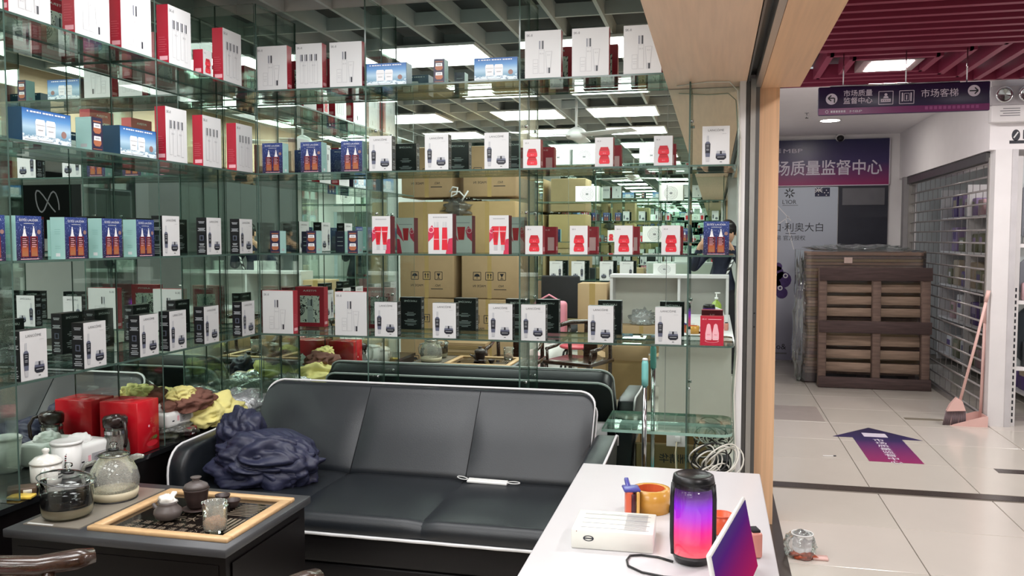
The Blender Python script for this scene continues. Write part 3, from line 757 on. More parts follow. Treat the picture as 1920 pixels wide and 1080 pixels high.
# seat cushion: lofted cross-section with puffed top and three panels
def loft(prof_fn, xs, mt):
    b = MB(); n = None; vs = []; fs = []
    for x in xs:
        pr = prof_fn(x); n = len(pr); vs += [(x, y, z) for y, z in pr]
    for i in range(len(xs) - 1):
        for k in range(n):
            k2 = (k + 1) % n; fs.append((i * n + k, (i + 1) * n + k, (i + 1) * n + k2, i * n + k2))
    fs.append(tuple(range(n))); fs.append(tuple((len(xs) - 1) * n + k for k in range(n - 1, -1, -1)))
    b.add(vs, fs, mt, True); return b
def panels_x(x0, x1, cuts, step=0.03):
    xs = []; x = x0
    while x < x1 - 1e-4: xs.append(x); x += step
    xs.append(x1)
    for c in cuts: xs += [c - .012, c - .004, c, c + .004, c + .012]
    return sorted(set(round(q, 4) for q in xs))
CUT = [-1.775, -1.17]
def puff(x):
    """0 at a seam or end, 1 on a panel's middle"""
    e = [X0] + CUT + [X1]
    for a, c in zip(e[:-1], e[1:]):
        if a <= x <= c: t = min(x - a, c - x) / ((c - a) / 2); return 1 - (1 - min(1, t * 3.2)) ** 2
    return 0
def seat_prof(x):
    p = puff(x) ; k = 0.010 * p
    top = .322 + k; pts = []
    fr = 3.285 - .006 * p
    pts += [(fr + .012, .245), (fr, .262)]
    for a in range(0, 8):
        t = pi - a / 7 * pi / 2; pts.append((fr + .05 + .05 * math.cos(t), top - .05 + .05 * math.sin(t)))
    for q in (.1, .25, .4, .55, .7, .85): pts.append((fr + .05 + q * .62, top + .008 * math.sin(q * pi)))
    pts += [(3.99, top - .01), (3.99, .245)]
    return pts[::-1]
local(sf, loft(seat_prof, panels_x(X0 + .005, X1 - .005, CUT), LEATHER), 'seat')
# backrest: slanted, rounded top, panels
U_ = Vector((0, .30, .405)).normalized(); N_ = Vector((0, -.405, .30)).normalized()   # up the slope / outwards
B0 = Vector((0, 3.93, .315)); LB = .522; TH = .135
def back_prof(x):
    p = puff(x); k = .012 * p; out = []
    e = min(x - X0, X1 - x); cr = .075
    Lb = LB - (cr - math.sqrt(max(0, cr * cr - max(0, cr - e) ** 2)) if e < cr else 0)
    r = .038
    fpts = [(q * (Lb - r), k * math.sin(min(1, q * 1.2) * pi)) for q in (0, .1, .25, .4, .55, .7, .85, .95)]
    for u, nn in fpts: out.append(B0 + U_ * u + N_ * nn)
    for a in range(0, 7):
        t = a / 6 * pi / 2; out.append(B0 + U_ * (Lb - r + r * math.sin(t)) + N_ * (-r + r * math.cos(t)))
    out.append(B0 + U_ * Lb - N_ * (TH - r))
    for a in range(1, 5):
        t = a / 4 * pi / 2; out.append(B0 + U_ * (Lb - r + r * math.cos(t)) - N_ * (TH - r + r * math.sin(t)))
    out.append(B0 + U_ * 0 - N_ * TH)
    return [(v.y, v.z) for v in out]
xs = panels_x(X0, X1, CUT); xs = sorted(set(xs + [X0 + q for q in (.002, .006, .012, .02, .045, .06)] + [X1 - q for q in (.002, .006, .012, .02, .045, .06)]))
bk = local(sf, loft(back_prof, xs, LEATHER), 'backrest')
def edge_path(off):
    pts = []; cr = .075
    def P(x, u): v = B0 + U_ * u - N_ * off; return (x, v.y, v.z)
    pts.append(P(X0, .02)); pts.append(P(X0, LB - cr))
    for a in range(1, 6): t = a / 6 * pi / 2; pts.append(P(X0 + cr - cr * math.cos(t), LB - cr + cr * math.sin(t)))
    for i in range(25): pts.append(P(X0 + cr + (X1 - X0 - 2 * cr) * i / 24, LB + .002))
    for a in range(1, 6): t = a / 6 * pi / 2; pts.append(P(X1 - cr + cr * math.sin(t), LB - cr + cr * math.cos(t)))
    pts.append(P(X1, LB - cr)); pts.append(P(X1, .02)); return pts
b = MB(); b.tube(edge_path(.016), .0065, PIPING, 6); local(sf, b, 'piping')
b = MB(); b.tube(edge_path(TH - .012), .0065, PIPING, 6); local(sf, b, 'piping')
for c in CUT:
    b = MB(); v0 = B0 + N_ * .002; v1 = B0 + U_ * (LB - .03) + N_ * .001
    b.tube([(c, v0.y, v0.z), (c, v1.y, v1.z)], .0018, SEAM, 5); local(sf, b, 'seam')
    b = MB(); b.tube([(c, 3.287, .27), (c, 3.30, .308), (c, 3.335, .323), (c, 3.96, .324)], .0016, SEAM, 5); local(sf, b, 'seam')
b = MB(); b.tube([(X0 + (X1 - X0) * i / 20, 3.284 - .003 * (i % 2), .247) for i in range(21)], .0075, PIPING, 6); local(sf, b, 'piping')
b = MB(); b.rbox((-1.475, 3.65, .175), (1.78, .68, .13), .015, LEATHERD); local(sf, b, 'base')
b = MB(); b.rbox((-1.475, 3.64, .068), (1.74, .64, .075), .012, LEATHERD); local(sf, b, 'storage_box')
for x in (-2.25, -.7):
    for y in (3.4, 3.9):
        b = MB(); b.lathe([(.022, 0), (.025, .03)], (x, y, 0), BLACKP, 14); local(sf, b, 'foot')
def arm(xo, xi, lean):
    """side panel with rounded front-top corner"""
    out = [(3.435, .06), (3.435, .40)] + [(3.435 + .12 - .12 * math.cos(t), .40 + .125 * math.sin(t)) for t in (.3, .6, .9, 1.2, pi / 2)] + [(3.8, .53), (4.10, .545), (4.16, .53), (4.18, .48), (4.14, .06)]
    b = MB(); n = len(out)
    def X(base, z): return base + lean * max(0, z - .1)
    vs = [(X(xo, z), y, z) for y, z in out] + [(X(xi, z), y, z) for y, z in out]
    cy = sum(p[0] for p in out) / n; cz = sum(p[1] for p in out) / n
    vi = [(X(xi, z * .9 + cz * .1) + (.014 if xi > xo else -.014), y * .9 + cy * .1, z * .9 + cz * .1) for y, z in out]
    vs += vi
    fs = [tuple(range(n)), tuple(range(3 * n - 1, 2 * n - 1, -1))] + [(i, n + i, n + (i + 1) % n, (i + 1) % n) for i in range(n)] + [(n + i, 2 * n + i, 2 * n + (i + 1) % n, n + (i + 1) % n) for i in range(n)]
    b.add(vs, fs, LEATHER, True); o = local(sf, b, 'armrest')
    m = o.modifiers.new('bevel', 'BEVEL'); m.width = .012; m.segments = 2; m.limit_method = 'ANGLE'
    b = MB(); b.tube([(X(xo, z), y, z) for y, z in out[:-1]], .006, PIPING, 6); local(sf, b, 'piping')
arm(-2.455, -2.385, -.02); arm(-.475, -.565, .05)

# things on the sofa
jk = blob('padded_jacket', (-2.10, 3.68, .334), (.5, .40, .24), JACKET, 3, .24, 1.7, 6, fold=(1.0, 2.6, 3.0)); tag(jk, 'crumpled navy padded jacket heaped on the left end of the sofa', 'jacket')
s1_ = blob('sleeve', (-.17, .08, .1), (.26, .2, .22), JACKET, 5, .24, 1.8, 5, jk, fold=(2.6, 1.0, 2.4)); s2_ = blob('sleeve', (.1, -.02, .0), (.36, .26, .2), JACKET, 8, .24, 1.8, 5, jk, fold=(1.2, 3.0, 2.2))
mk = empty('face_mask', (-1.04, 3.87, .335)); tag(mk, 'folded white face mask lying on the sofa seat', 'mask')
b = MB(); b.rbox((0, 0, .006), (.2, .028, .012), .004, WHITEP); b.rbox((0, .012, .014), (.195, .02, .006), .002, WHITEP); b.build('folded_cloth', mk); mk.rotation_euler = (0, 0, -.04)
for sx in (-1, 1):
    b = MB(); c = Vector((sx * .1, 0, .01)); pts = [c + Vector((sx * (.03 - .03 * math.cos(t)), .018 * math.sin(t) + (.03 * (1 - math.cos(t)) / 2 if sx < 0 else 0), .004)) for t in [2 * pi * i / 16 for i in range(17)]]
    b.tube(pts, .0025, WHITEP, 5); b.build('ear_loop', mk)

# ================================================================ TEA TABLE and tea things
tt = empty('tea_table', (-1.92, 2.67, 0)); tag(tt, 'black tea table with wood-framed tray in front of the sofa', 'table')
b = MB(); b.box(-2.335, -1.515, 2.4, 2.94, .02, .485, BLACKT); local(tt, b, 'table_body')
b = MB(); b.rbox((-1.924, 2.67, .4985), (.85, .59, .029), .003, BLACKTOP, 1); local(tt, b, 'table_top')
b = MB(); b.box(-1.512, -1.509, 2.43, 2.9, .06, .45, BLACKT); local(tt, b, 'side_panel')
b = MB(); b.box(-2.31, -1.54, 2.397, 2.4, .06, .45, BLACKT); local(tt, b, 'side_panel')
b = MB(); b.box(-2.315, -2.09, 2.43, 2.9, .513, .517, mat('induction_glass', (132, 126, 116), .25, var=.05)); local(tt, b, 'hot_plate')
b = MB(); b.box(-2.3, -2.2, 2.432, 2.44, .517, .519, WHITEP); local(tt, b, 'plate_marking')
fr = [(-2.06, -1.527, 2.43, 2.462), (-2.06, -1.527, 2.858, 2.89), (-2.06, -2.022, 2.462, 2.858), (-1.565, -1.527, 2.462, 2.858)]
for i, (a, c, d_, e) in enumerate(fr):
    b = MB(); b.rbox(((a + c) / 2, (d_ + e) / 2, .519), (c - a, e - d_, .016), .003, PINEW, 1); local(tt, b, 'tray_frame')
TRAY = mat('tray_black_gloss', (24, 20, 18), .08, var=.2)
b = MB(); b.box(-2.022, -1.565, 2.462, 2.858, .508, .514, TRAY)
F = FR((-2.022, 2.462, .514), (1, 0, 0), (0, 1, 0)); GILT = mat('tray_gilt_ink', (126, 112, 96), .4)
for r_ in range(2):
    for i in range(9):
        b.text('茶道和静清雅心禅月'[i], .07 + .042 * i, .03 + .045 * r_, .034, F, GILT, 1)
b.text('云水', .22, .13, .05, F, GILT, 1); b.text('禅心', .22, .19, .05, F, GILT, 1)
for i in range(8): b.rect(.33, .43, .22 + .016 * i, .226 + .016 * i, F, GILT, 1)
for i in range(4): b.rect(.37 + .018 * i, .38 + .018 * i, .05, .19, F, GILT, 1)
o = local(tt, b, 'tray')
ZT = .517
# glass pot with dark water
def glass_pot(c):
    e = empty('glass_pot', c); tag(e, 'wide glass pot half full of dark water with tilted glass lid', 'pot')
    b = MB(); b.shell([(.07, .002), (.082, .012), (.086, .03), (.087, .12), (.094, .128)], (0, 0, 0), CLEAR, 36); b.shell([(0.001, .002), (.07, .002)], (0, 0, 0), CLEAR, 36); b.build('bowl', e)
    b = MB(); b.lathe([(.066, .004), (.08, .014), (.0835, .036), (.0835, .04)], (0, 0, 0), mat('cream_pot_base', (214, 204, 176), .4), 36); b.build('base_band', e)
    b = MB(); b.lathe([(.083, .0402), (.084, .045), (.084, .092)], (0, 0, 0), mat('dark_tea', (16, 15, 15), .08), 36); b.build('dark_water', e)
    b = MB(); T_ = Matrix.Translation((.0, .0, .134)) @ Matrix.Rotation(.16, 4, 'Y') @ Matrix.Rotation(-.06, 4, 'X'); b.M = T_
    b.shell([(.095, 0), (.09, .008), (.06, .018), (.02, .022), (.0, .022)], (0, 0, 0), CLEAR, 36); b.tube(arc((0, 0), .095, 0, 2 * pi, 36, 'xy', 0)[:-1], .0022, mat('steel_rim', (120, 122, 124), .3, .8), 6, True); lo = b.build('lid', e)
    b = MB(); b.M = T_; b.lathe([(.022, .022), (.022, .028)], (0, 0, 0), BLACKP, 18); b.lathe([(.006, .028), (.006, .04), (.014, .048), (.012, .056), (0, .058)], (0, 0, 0), CLEAR, 16); b.build('knob', lo)
glass_pot((-2.225, 2.535, ZT))
def glass_kettle(c):
    e = empty('glass_kettle', c, -.5); tag(e, 'round steamed-up glass kettle with clear knob lid', 'kettle')
    b = MB(); b.shell([(.078, .03), (.088, .05), (.09, .075), (.082, .11), (.066, .14), (.05, .158), (.054, .166)], (0, 0, 0), FROST, 40); b.build('bowl', e)
    b = MB(); b.lathe([(.07, 0), (.078, .004), (.084, .018), (.086, .034), (.078, .036)], (0, 0, 0), mat('cream_pot_base', (214, 204, 176), .4), 40); b.build('base_band', e)
    b = MB(); b.tube(arc((0, 0), .08, 0, 2 * pi, 30, 'xy', .002)[:-1], .003, BLACKP, 6, True); b.build('base_ring', e)
    b = MB(); b.tube([(-.05, -.05, .14), (-.075, -.075, .13), (-.085, -.085, .1), (-.08, -.08, .06), (-.064, -.064, .045)], .008, FROST, 8); b.build('handle', e)
    b = MB(); b.tube([(.04, .045, .15), (.06, .065, .16), (.075, .08, .158)], [.014, .011, .008], FROST, 8); b.build('spout', e)
    b = MB(); b.shell([(.056, .168), (.05, .174), (.025, .182), (0, .184)], (0, 0, 0), CLEAR, 30); b.tube(arc((0, 0), .056, 0, 2 * pi, 30, 'xy', .168)[:-1], .002, mat('steel_rim', (120, 122, 124), .3, .8), 6, True); lo = b.build('lid', e)
    b = MB(); b.lathe([(.02, .184), (.02, .19)], (0, 0, 0), BLACKP, 18); b.lathe([(.007, .19), (.007, .198), (.015, .207), (.012, .214), (0, .216)], (0, 0, 0), CLEAR, 16); b.build('knob', lo)
glass_kettle((-2.205, 2.755, ZT))
# clay tea set
e = empty('lidded_tea_bowl', (-1.815, 2.695, ZT)); tag(e, 'dark clay lidded tea bowl on its saucer on the tray', 'tea bowl')
b = MB(); b.lathe([(.03, 0), (.05, .006), (.052, .01), (.04, .009)], (0, 0, 0), CLAYD); b.build('saucer', e)
b = MB(); b.lathe([(.022, .01), (.032, .018), (.04, .05), (.043, .075), (.047, .082)], (0, 0, 0), CLAYD); b.build('cup', e)
b = MB(); b.lathe([(.045, .083), (.04, .096), (.022, .106), (.012, .108), (.012, .115), (.019, .121), (.019, .124), (.013, .123)], (0, 0, 0), CLAYG); b.build('lid', e)
e = empty('clay_tea_pot', (-1.855, 2.585, ZT)); tag(e, 'squat dark clay tea pot with a white cloth bag in its mouth', 'teapot')
b = MB(); b.lathe([(.026, 0), (.04, .008), (.048, .024), (.046, .036), (.034, .048), (.03, .056), (.034, .066), (.03, .062)], (0, 0, 0), CLAYG); b.build('body', e)
b = MB(); b.tube([(-.045, .01, .03), (-.062, .014, .035), (-.07, .016, .046)], [.009, .007, .006], CLAYG, 8); b.build('spout', e)
o = blob('tea_bag', (0, 0, .054), (.062, .05, .036), CERAM, 4, .4, 2.5, 3, e)
b = MB(); b.rbox((.012, .012, .083), (.02, .034, .01), .004, CERAM, rot=Matrix.Rotation(.5, 4, 'X')); b.build('bag_tag', e)
def teacup(c, lab):
    o = MB(); o.lathe([(.012, 0), (.016, .004), (.027, .026), (.028, .03), (.026, .03), (.016, .008), (.0, .006)], (0, 0, 0), CLAYD, 24); o = o.build('tea_cup', None, c); tag(o, lab, 'cup', 'clay tea cups on the tray')
teacup((-1.775, 2.80, ZT), 'small dark clay tea cup behind the glass, partly hidden'); teacup((-1.705, 2.755, ZT), 'small brown clay tea cup at the right of the tray')
e = empty('glass_tumbler', (-1.625, 2.515, ZT)); tag(e, 'stained glass tumbler with tea dregs at the tray corner', 'glass')
b = MB(); b.shell([(.036, .008), (.039, .02), (.041, .098), (.043, .1)], (0, 0, 0), FROST, 30); b.lathe([(.034, 0), (.036, .008), (.036, .012), (0, .012)], (0, 0, 0), CLEAR, 30); b.build('bowl', e)
blob('tea_dregs', (0, 0, .012), (.066, .066, .04), mat('tea_leaf_dregs', (150, 116, 96), .8, var=.4, scale=120), 2, .3, 6, 3, e)
b = MB(); b.rbox((.041, 0, .092), (.012, .02, .006), .002, CLEAR); b.build('spout_lip', e)

# ---------------------------------------------------------------- things on the black counter
ZK = .5125
e = empty('lidded_mug', (-2.585, 2.838, ZK), .9); tag(e, 'white ceramic mug with lid and side handle on the counter', 'mug')
b = MB(); b.lathe([(.035, 0), (.052, .008), (.057, .03), (.058, .095), (.054, .095), (.052, .02), (0, .012)], (0, 0, 0), CERAM, 32); b.build('body', e)
b = MB(); b.lathe([(.061, .095), (.06, .102), (.04, .12), (.012, .128), (.009, .134), (.014, .142), (.013, .152), (0, .156)], (0, 0, 0), CERAM, 32); b.build('lid', e)
b = MB(); b.tube([(.054, 0, .082), (.075, 0, .082), (.084, 0, .06), (.078, 0, .035), (.054, 0, .025)], .0065, CERAM, 8); o = b.build('handle', e); o.rotation_euler = (0, 0, -1.9)
b = MB()
for i in range(3):
    for j in range(5):
        a = -.9 + .1 * j - (.05 if i else 0); F = FR((.0583 * math.cos(a), .0583 * math.sin(a), .062 - .013 * i), (-math.sin(a), math.cos(a), 0), (0, 0, 1)); b.rect(0, .0045, 0, .007, F, INKD, 1)
b.build('printed_mark', e)
e = empty('paper_cup', (-2.615, 2.985, ZK)); tag(e, 'tall white cup with lid and red printed strip beside the mug', 'cup')
b = MB(); b.lathe([(.046, 0), (.05, .004), (.06, .14)], (0, 0, 0), WHITEP, 32); b.build('body', e)
b = MB(); b.lathe([(.063, .138), (.063, .146), (.058, .15), (.054, .147), (0, .147)], (0, 0, 0), WHITEP, 32); b.build('lid', e)
b = MB()
for i in range(9):
    a = -1.05 + .01 * i; F = FR((.0565 * math.cos(a), .0565 * math.sin(a), .03 + .009 * i), (-math.sin(a), math.cos(a), 0), (0, 0, 1)); b.rect(0, .006, 0, .006, F, DREDC if i % 2 else INKD, 1)
b.build('printed_strip', e)
def tissue_pack(c, rz, lab, ln=.2, wd=.12, h=.09):
    e = empty('tissue_pack', c, rz); tag(e, lab, 'tissues', 'packs of tissues on the counter')
    b = MB(); b.rbox((0, 0, h / 2), (ln, wd, h), .018, WHITEP, 3); o = b.build('wrapped_block', e)
    F = FR((-ln / 2 + .02, -wd / 2, .0), (1, 0, 0), (0, 0, 1)); b = MB(); b.rect(.07, .15, .02, .06, F, INKM, 2); b.text('巾', .095, .028, .026, F, INKD, 3); b.rect(.015, .03, .03, .036, F, INKD, 2); b.rect(.05, .065, .03, .055, F, PINKI, 2)
    F2 = FR((-ln / 2 + .02, -wd / 2, h), (1, 0, 0), (0, 1, 0)); b.rect(.05, .08, .05, .056, F2, INKG, 2); b.build('printed_mark', e)
    blob('torn_wrapper', (-.02, .01, h - .012), (.12, .09, .05), WHITEP, 6, .22, 2.2, 4, e); return e
t1 = tissue_pack((-2.675, 3.15, ZK), pi / 2 - .12, 'white wrapped tissue pack beside the tall cup', .21, .13, .105)
e = empty('glass_tea_jug', (-2.598, 3.262, ZK)); tag(e, 'glass tea jug with dark plastic lid and handle before the red box', 'jug')
b = MB(); b.shell([(.05, .004), (.06, .02), (.058, .07), (.046, .11), (.044, .15), (.05, .165)], (0, 0, 0), CLEAR, 32); b.lathe([(.03, 0), (.05, .004)], (0, 0, 0), CLEAR, 32); b.build('body', e)
b = MB(); b.lathe([(.051, .15), (.053, .17), (.053, .188), (.045, .198), (.02, .2), (.02, .204), (0, .204)], (0, 0, 0), mat('smoky_brown_plastic', (46, 34, 32), .2), 32); b.build('lid', e)
b = MB(); b.shell([(.0475, .12), (.0475, .135)], (0, 0, 0), CHROME, 32); b.build('metal_band', e)
b = MB(); b.tube([(.045, -.015, .18), (.07, -.03, .175), (.085, -.04, .14), (.082, -.038, .09), (.07, -.03, .07)], .008, mat('smoky_brown_plastic', (46, 34, 32), .2), 8); b.build('handle', e)
b = MB(); b.lathe([(.03, .03), (.034, .035), (.034, .14)], (0, 0, 0), FROST, 24); b.build('infuser', e)
REDB = mat('red_lacquer_box', (196, 22, 36), .22, var=.06)
e = empty('tea_gift_box', (-2.645, 3.42, ZK)); tag(e, 'red lacquered tea gift box with gold calligraphy behind the glass jug', 'box'); h_ = .24
b = MB(); b.rbox((0, 0, h_ / 2), (.2, .155, h_), .003, REDB, 1); b.build('carton', e)
b = MB(); F = FR((.1, -.0775, 0), (0, 1, 0), (0, 0, 1)); GOLD = mat('gold_ink', (206, 96, 76), .35, .2)
b.text('礼', .105, .13, .035, F, GOLD, 1); b.text('岩', .115, .085, .03, F, GOLD, 1); b.disc(.08, .12, .006, F, PINKI, 1)
for q in range(6): b.flat([(.075 + .01 * q, .05), (.09 + .01 * q, .058 + .004 * (q % 2)), (.105 + .005 * q, .072)], F, mat('leaf_green_ink', (74, 112, 52), .5), 1)
b.disc(.1, .036, .04, F, mat('deep_red_ink', (196, 30, 46), .4), 1, ry=.014); b.build('printed_mark', e)
b = MB(); b.lathe([(.02, h_), (.02, h_ + .002)], (0, 0, 0), mat('faded_red_seal', (214, 70, 76), .4), 20); b.build('seal', e)
t2 = tissue_pack((-2.655, 3.735, ZK + .055), pi / 2 - .1, 'white flat tissue pack under the brown and yellow towels', .2, .14, .075)
o = blob('grey_plastic_bag', (-2.64, 3.74, ZK), (.2, .24, .07), PLASG, 12, .4, 3.2, 4); tag(o, 'crumpled grey plastic bag under the flat tissue pack', 'bag')
e = empty('snack_packet', (-2.556, 3.76, ZK), pi / 2); tag(e, 'small dark red packet with white lettering at the counter edge', 'packet')
b = MB(); b.rbox((0, 0, .022), (.07, .03, .044), .006, DREDC, 2); b.build('wrapper', e)
b = MB(); F = FR((-.035, -.015, 0), (1, 0, 0), (0, 0, 1)); [b.rect(.012 + .016 * i, .022 + .016 * i, .026, .034, F, INKW, 3) for i in range(3)]; b.rect(.02, .045, .008, .016, F, INKW, 3); b.build('printed_mark', e)
def cloth_pile(nm, c, dims, mt, seed, lab, amp=.26, fr=2.0):
    o = blob(nm, c, dims, mt, seed, amp, fr, 5); tag(o, lab, 'towel', 'towels heaped on the counter'); return o
cloth_pile('towel', (-2.6, 4.02, ZK + .01), (.27, .42, .15), YELLOW, 21, 'soft yellow towel heaped under the brown one near the corner')
cloth_pile('towel', (-2.62, 3.86, ZK + .115), (.19, .36, .1), BROWN, 33, 'brown towel tossed on top of the yellow towel', .3)
cloth_pile('towel', (-2.63, 3.8, ZK + .17), (.12, .17, .07), YELLOW, 41, 'small yellow cloth bunched on top of the brown towel', .25)
e = empty('cup_sleeve_pack', (-2.62, 4.36, ZK)); tag(e, 'clear plastic sleeve of stacked white cups in the counter corner', 'cups')
for i in range(3):
    b = MB(); b.tube([(-.07 + .07 * i, -.15, .045), (-.07 + .07 * i, .12, .05)], .034, WHITEP, 16); o = b.build('cup_stack', e)
    b = MB()
    for q in range(9): b.tube([(p[0] - .07 + .07 * i, -.14 + .03 * q, p[2] + .047) for p in arc((0, 0), .0355, 0, 2 * pi, 14, 'xz', 0)[:-1]], .0016, INKM, 4, True)
    b.build('cup_rims', o)
blob('film', (0, -.01, 0), (.27, .36, .13), PLASTIC, 15, .3, 2.6, 4, e)
# ashtray / small dark jar and snack at counter's near end
o = MB(); o.rbox((0, 0, .015), (.1, .07, .03), .006, mat('brown_packet', (84, 66, 52), .4, var=.3, scale=30)); o.rbox((.02, -.034, .016), (.03, .004, .014), .001, WHITEP, 1); o = o.build('cigarette_packet', None, (-2.6, 2.73, ZK), .7); tag(o, 'small brown packet lying at the near end of the counter', 'packet')
o = MB(); o.rbox((0, 0, .006), (.09, .05, .012), .004, mat('yellow_foil', (224, 190, 80), .3, var=.3, scale=40)); o = o.build('snack_wrapper', None, (-2.56, 2.685, ZK), .3); tag(o, 'yellow foil wrapper at the near end of the counter', 'wrapper')

# ================================================================ WHITE DESK and things on it
dk = empty('desk', (-.135, 1.9, 0)); tag(dk, 'white laminate desk in the right foreground', 'desk')
b = MB(); b.rbox((-.135, 1.68, .732), (.57, 2.24, .036), .003, DESKW, 1); local(dk, b, 'desk_top')
b = MB(); b.box(-.40, .13, 2.745, 2.765, .02, .714, DESKP); local(dk, b, 'front_panel')
for x in (-.40, .112):
    b = MB(); b.box(x, x + .018, .6, 2.745, .02, .714, DESKP); local(dk, b, 'side_panel')
b = MB(); b.box(-.38, .11, 2.72, 2.74, 0, .02, BLACKP); local(dk, b, 'plinth')
ZD = .7505
GLOW = ramp('speaker_glow', [(0.0, (255, 96, 110)), (0.16, (255, 60, 100)), (0.36, (246, 20, 150)), (0.55, (196, 30, 220)), (0.72, (150, 40, 226)), (.86, (96, 36, 130)), (1.0, (34, 18, 50))], emit=.62, rough=.1, base=(20, 10, 24))
sp = empty('light_up_speaker', (-.041, 1.995, ZD)); sp.scale = (1, 1, 1.03); tag(sp, 'cylindrical speaker glowing purple to pink on the desk', 'speaker')
b = MB(); b.lathe([(.0475, .022), (.0485, .06), (.0485, .15), (.0465, .178)], (0, 0, 0), GLOW, 36); b.build('glowing_body', sp)
b = MB(); b.lathe([(.036, 0), (.042, .003), (.047, .016), (.0475, .022)], (0, 0, 0), BLACKP, 36); b.build('base', sp)
b = MB(); b.lathe([(.0475, .172), (.048, .186), (.046, .197), (.04, .2), (.036, .196), (0, .195)], (0, 0, 0), BLACKP, 36); b.build('top_cap', sp)
b = MB(); b.shell([(.0492, .016), (.0505, .06), (.0505, .15), (.049, .182)], (0, 0, 0), CLEAR, 36); b.build('clear_shell', sp)
for a in (-2.75, -.35):
    b = MB(); b.tube([(.0475 * math.cos(a), .0475 * math.sin(a), .02), (.0505 * math.cos(a), .0505 * math.sin(a), .06), (.0505 * math.cos(a), .0505 * math.sin(a), .15), (.048 * math.cos(a), .048 * math.sin(a), .182)], .006, BLACKP, 8); b.build('side_strip', sp)
e = empty('tape_dispenser', (-.175, 2.335, ZD), .25); tag(e, 'blue and orange hand dispenser with roll of brown parcel tape on desk', 'tape dispenser')
TAPEB = mat('brown_tape_roll', (206, 152, 66), .25, var=.05)
b = MB(); b.lathe([(.038, .0), (.052, .0), (.052, .062), (.038, .062), (.038, 0)], (.015, .01, 0), TAPEB, 40); b.build('tape_roll', e)
b = MB(); b.shell([(.0378, .0), (.0378, .062)], (.015, .01, 0), mat('orange_core', (226, 110, 66), .4), 40); b.build('tape_core', e)
DISB = mat('dispenser_blue', (70, 70, 150), .3); DISO = mat('dispenser_orange', (222, 104, 72), .35)
b = MB(); b.rbox((-.052, -.03, .034), (.02, .035, .068), .005, DISO, 2); b.rbox((-.03, -.046, .034), (.008, .016, .068), .003, mat('dispenser_yellow', (224, 176, 96), .35), 2); b.build('handle', e)
b = MB(); b.rbox((-.042, -.036, .034), (.012, .028, .056), .002, mat('dark_red_plastic', (70, 28, 40), .3), 1); b.build('grip_inset', e)
b = MB(); b.rbox((-.045, -.022, .07), (.045, .05, .008), .003, DISB, 2); b.rbox((-.05, .012, .074), (.012, .05, .012), .003, DISB, 2, Matrix.Rotation(.25, 4, 'X')); b.build('cutter_arm', e)
e = empty('white_carton_box', (-.233, 2.09, ZD), .02); tag(e, 'flat white cosmetics box with black emblem lying on the desk', 'box')
b = MB(); b.rbox((0, 0, .0235), (.197, .155, .047), .002, mat('ivory_card', (234, 233, 224), .35, var=.01), 1); b.build('carton', e)
b = MB(); F = FR((-.0985, -.0775, 0), (1, 0, 0), (0, 0, 1)); b.ring(.042, .027, .013, .0035, F, INKD, 2, 18, ry=.55); b.rect(.03, .054, .026, .0285, F, INKD, 3); b.rect(.012, .014, .042, .044, F, DREDC, 2)
F = FR((-.0985, -.0775, .047), (1, 0, 0), (0, 1, 0))
for i in range(4): b.rect(.02, .185, .02 + .034 * i, .0225 + .034 * i, F, INKM, 1); b.rect(.06, .12, .028 + .034 * i, .046 + .034 * i, F, mat('pale_aqua_ink', (214, 234, 228), .4), 1)
for i in range(14): b.rect(.125, .178, .018 + .009 * i, .021 + .009 * i, F, INKM, 2)
b.build('printed_mark', e)
o = MB(); o.rbox((0, 0, .008), (.05, .018, .016), .003, BLACKP, 2); o.rbox((-.03, 0, .008), (.012, .012, .006), .001, CHROME, 1); o = o.build('usb_plug', None, (-.118, 2.345, ZD), .1); tag(o, 'small black plug lying behind the glowing speaker', 'plug')
b = MB(); b.tube([(-.085, 1.97, ZD + .003), (-.12, 1.99, ZD + .003), (-.16, 1.995, ZD + .003), (-.185, 1.985, ZD + .003), (-.19, 1.955, ZD + .003), (-.183, 1.92, ZD + .003), (-.15, 1.89, ZD + .003), (-.1, 1.875, ZD + .003), (-.03, 1.88, ZD + .003)], .0028, BLACKP, 6); o = b.build('charging_cable'); tag(o, 'thin black cable looping on the desk in front of speaker', 'cable')
# tablet standing on its long edge along the desk's right side
SCRN = ramp('tablet_screen', [(0, (190, 36, 96)), (.45, (150, 34, 110)), (.8, (96, 40, 130)), (1, (84, 60, 130))], rough=.5, emit=.40, base=(12, 8, 14)); SCRN.node_tree.nodes['Principled BSDF'].inputs['Specular IOR Level'].default_value = 0.0
e = empty('tablet_computer', (.045, 1.79, ZD), -.19); tag(e, 'white-framed tablet standing on its long edge at the desk corner', 'tablet')
T_ = Matrix.Translation((.02, 0, 0)) @ Matrix.Rotation(-.2, 4, 'Y')
b = MB(); b.M = T_; b.rbox((0, 0, .083), (.009, .40, .166), .004, WHITEP, 2); b.build('tablet_shell', e)
b = MB(); b.M = T_; b.box(.0044, .0054, -.192, .192, .008, .159, SCRN); b.build('screen', e)
b = MB(); b.rbox((-.02, .05, .004), (.09, .12, .008), .003, WHITEP, 1); b.rbox((-.035, .05, .05), (.006, .1, .1), .002, WHITEP, 1, Matrix.Rotation(.3, 4, 'Y')); b.build('stand', e)
e = empty('orange_tumbler', (.025, 2.2, ZD)); tag(e, 'orange plastic cup standing behind the tablet', 'cup')
b = MB(); b.lathe([(.02, 0), (.024, .003), (.028, .05), (.026, .05), (.022, .006), (0, .006)], (0, 0, 0), mat('orange_plastic', (228, 96, 56), .35), 24); b.build('body', e)
b = MB(); b.tube(arc((0, 0), .028, 0, 2 * pi, 24, 'xy', .05)[:-1], .002, DISO, 6, True); b.build('rim', e)
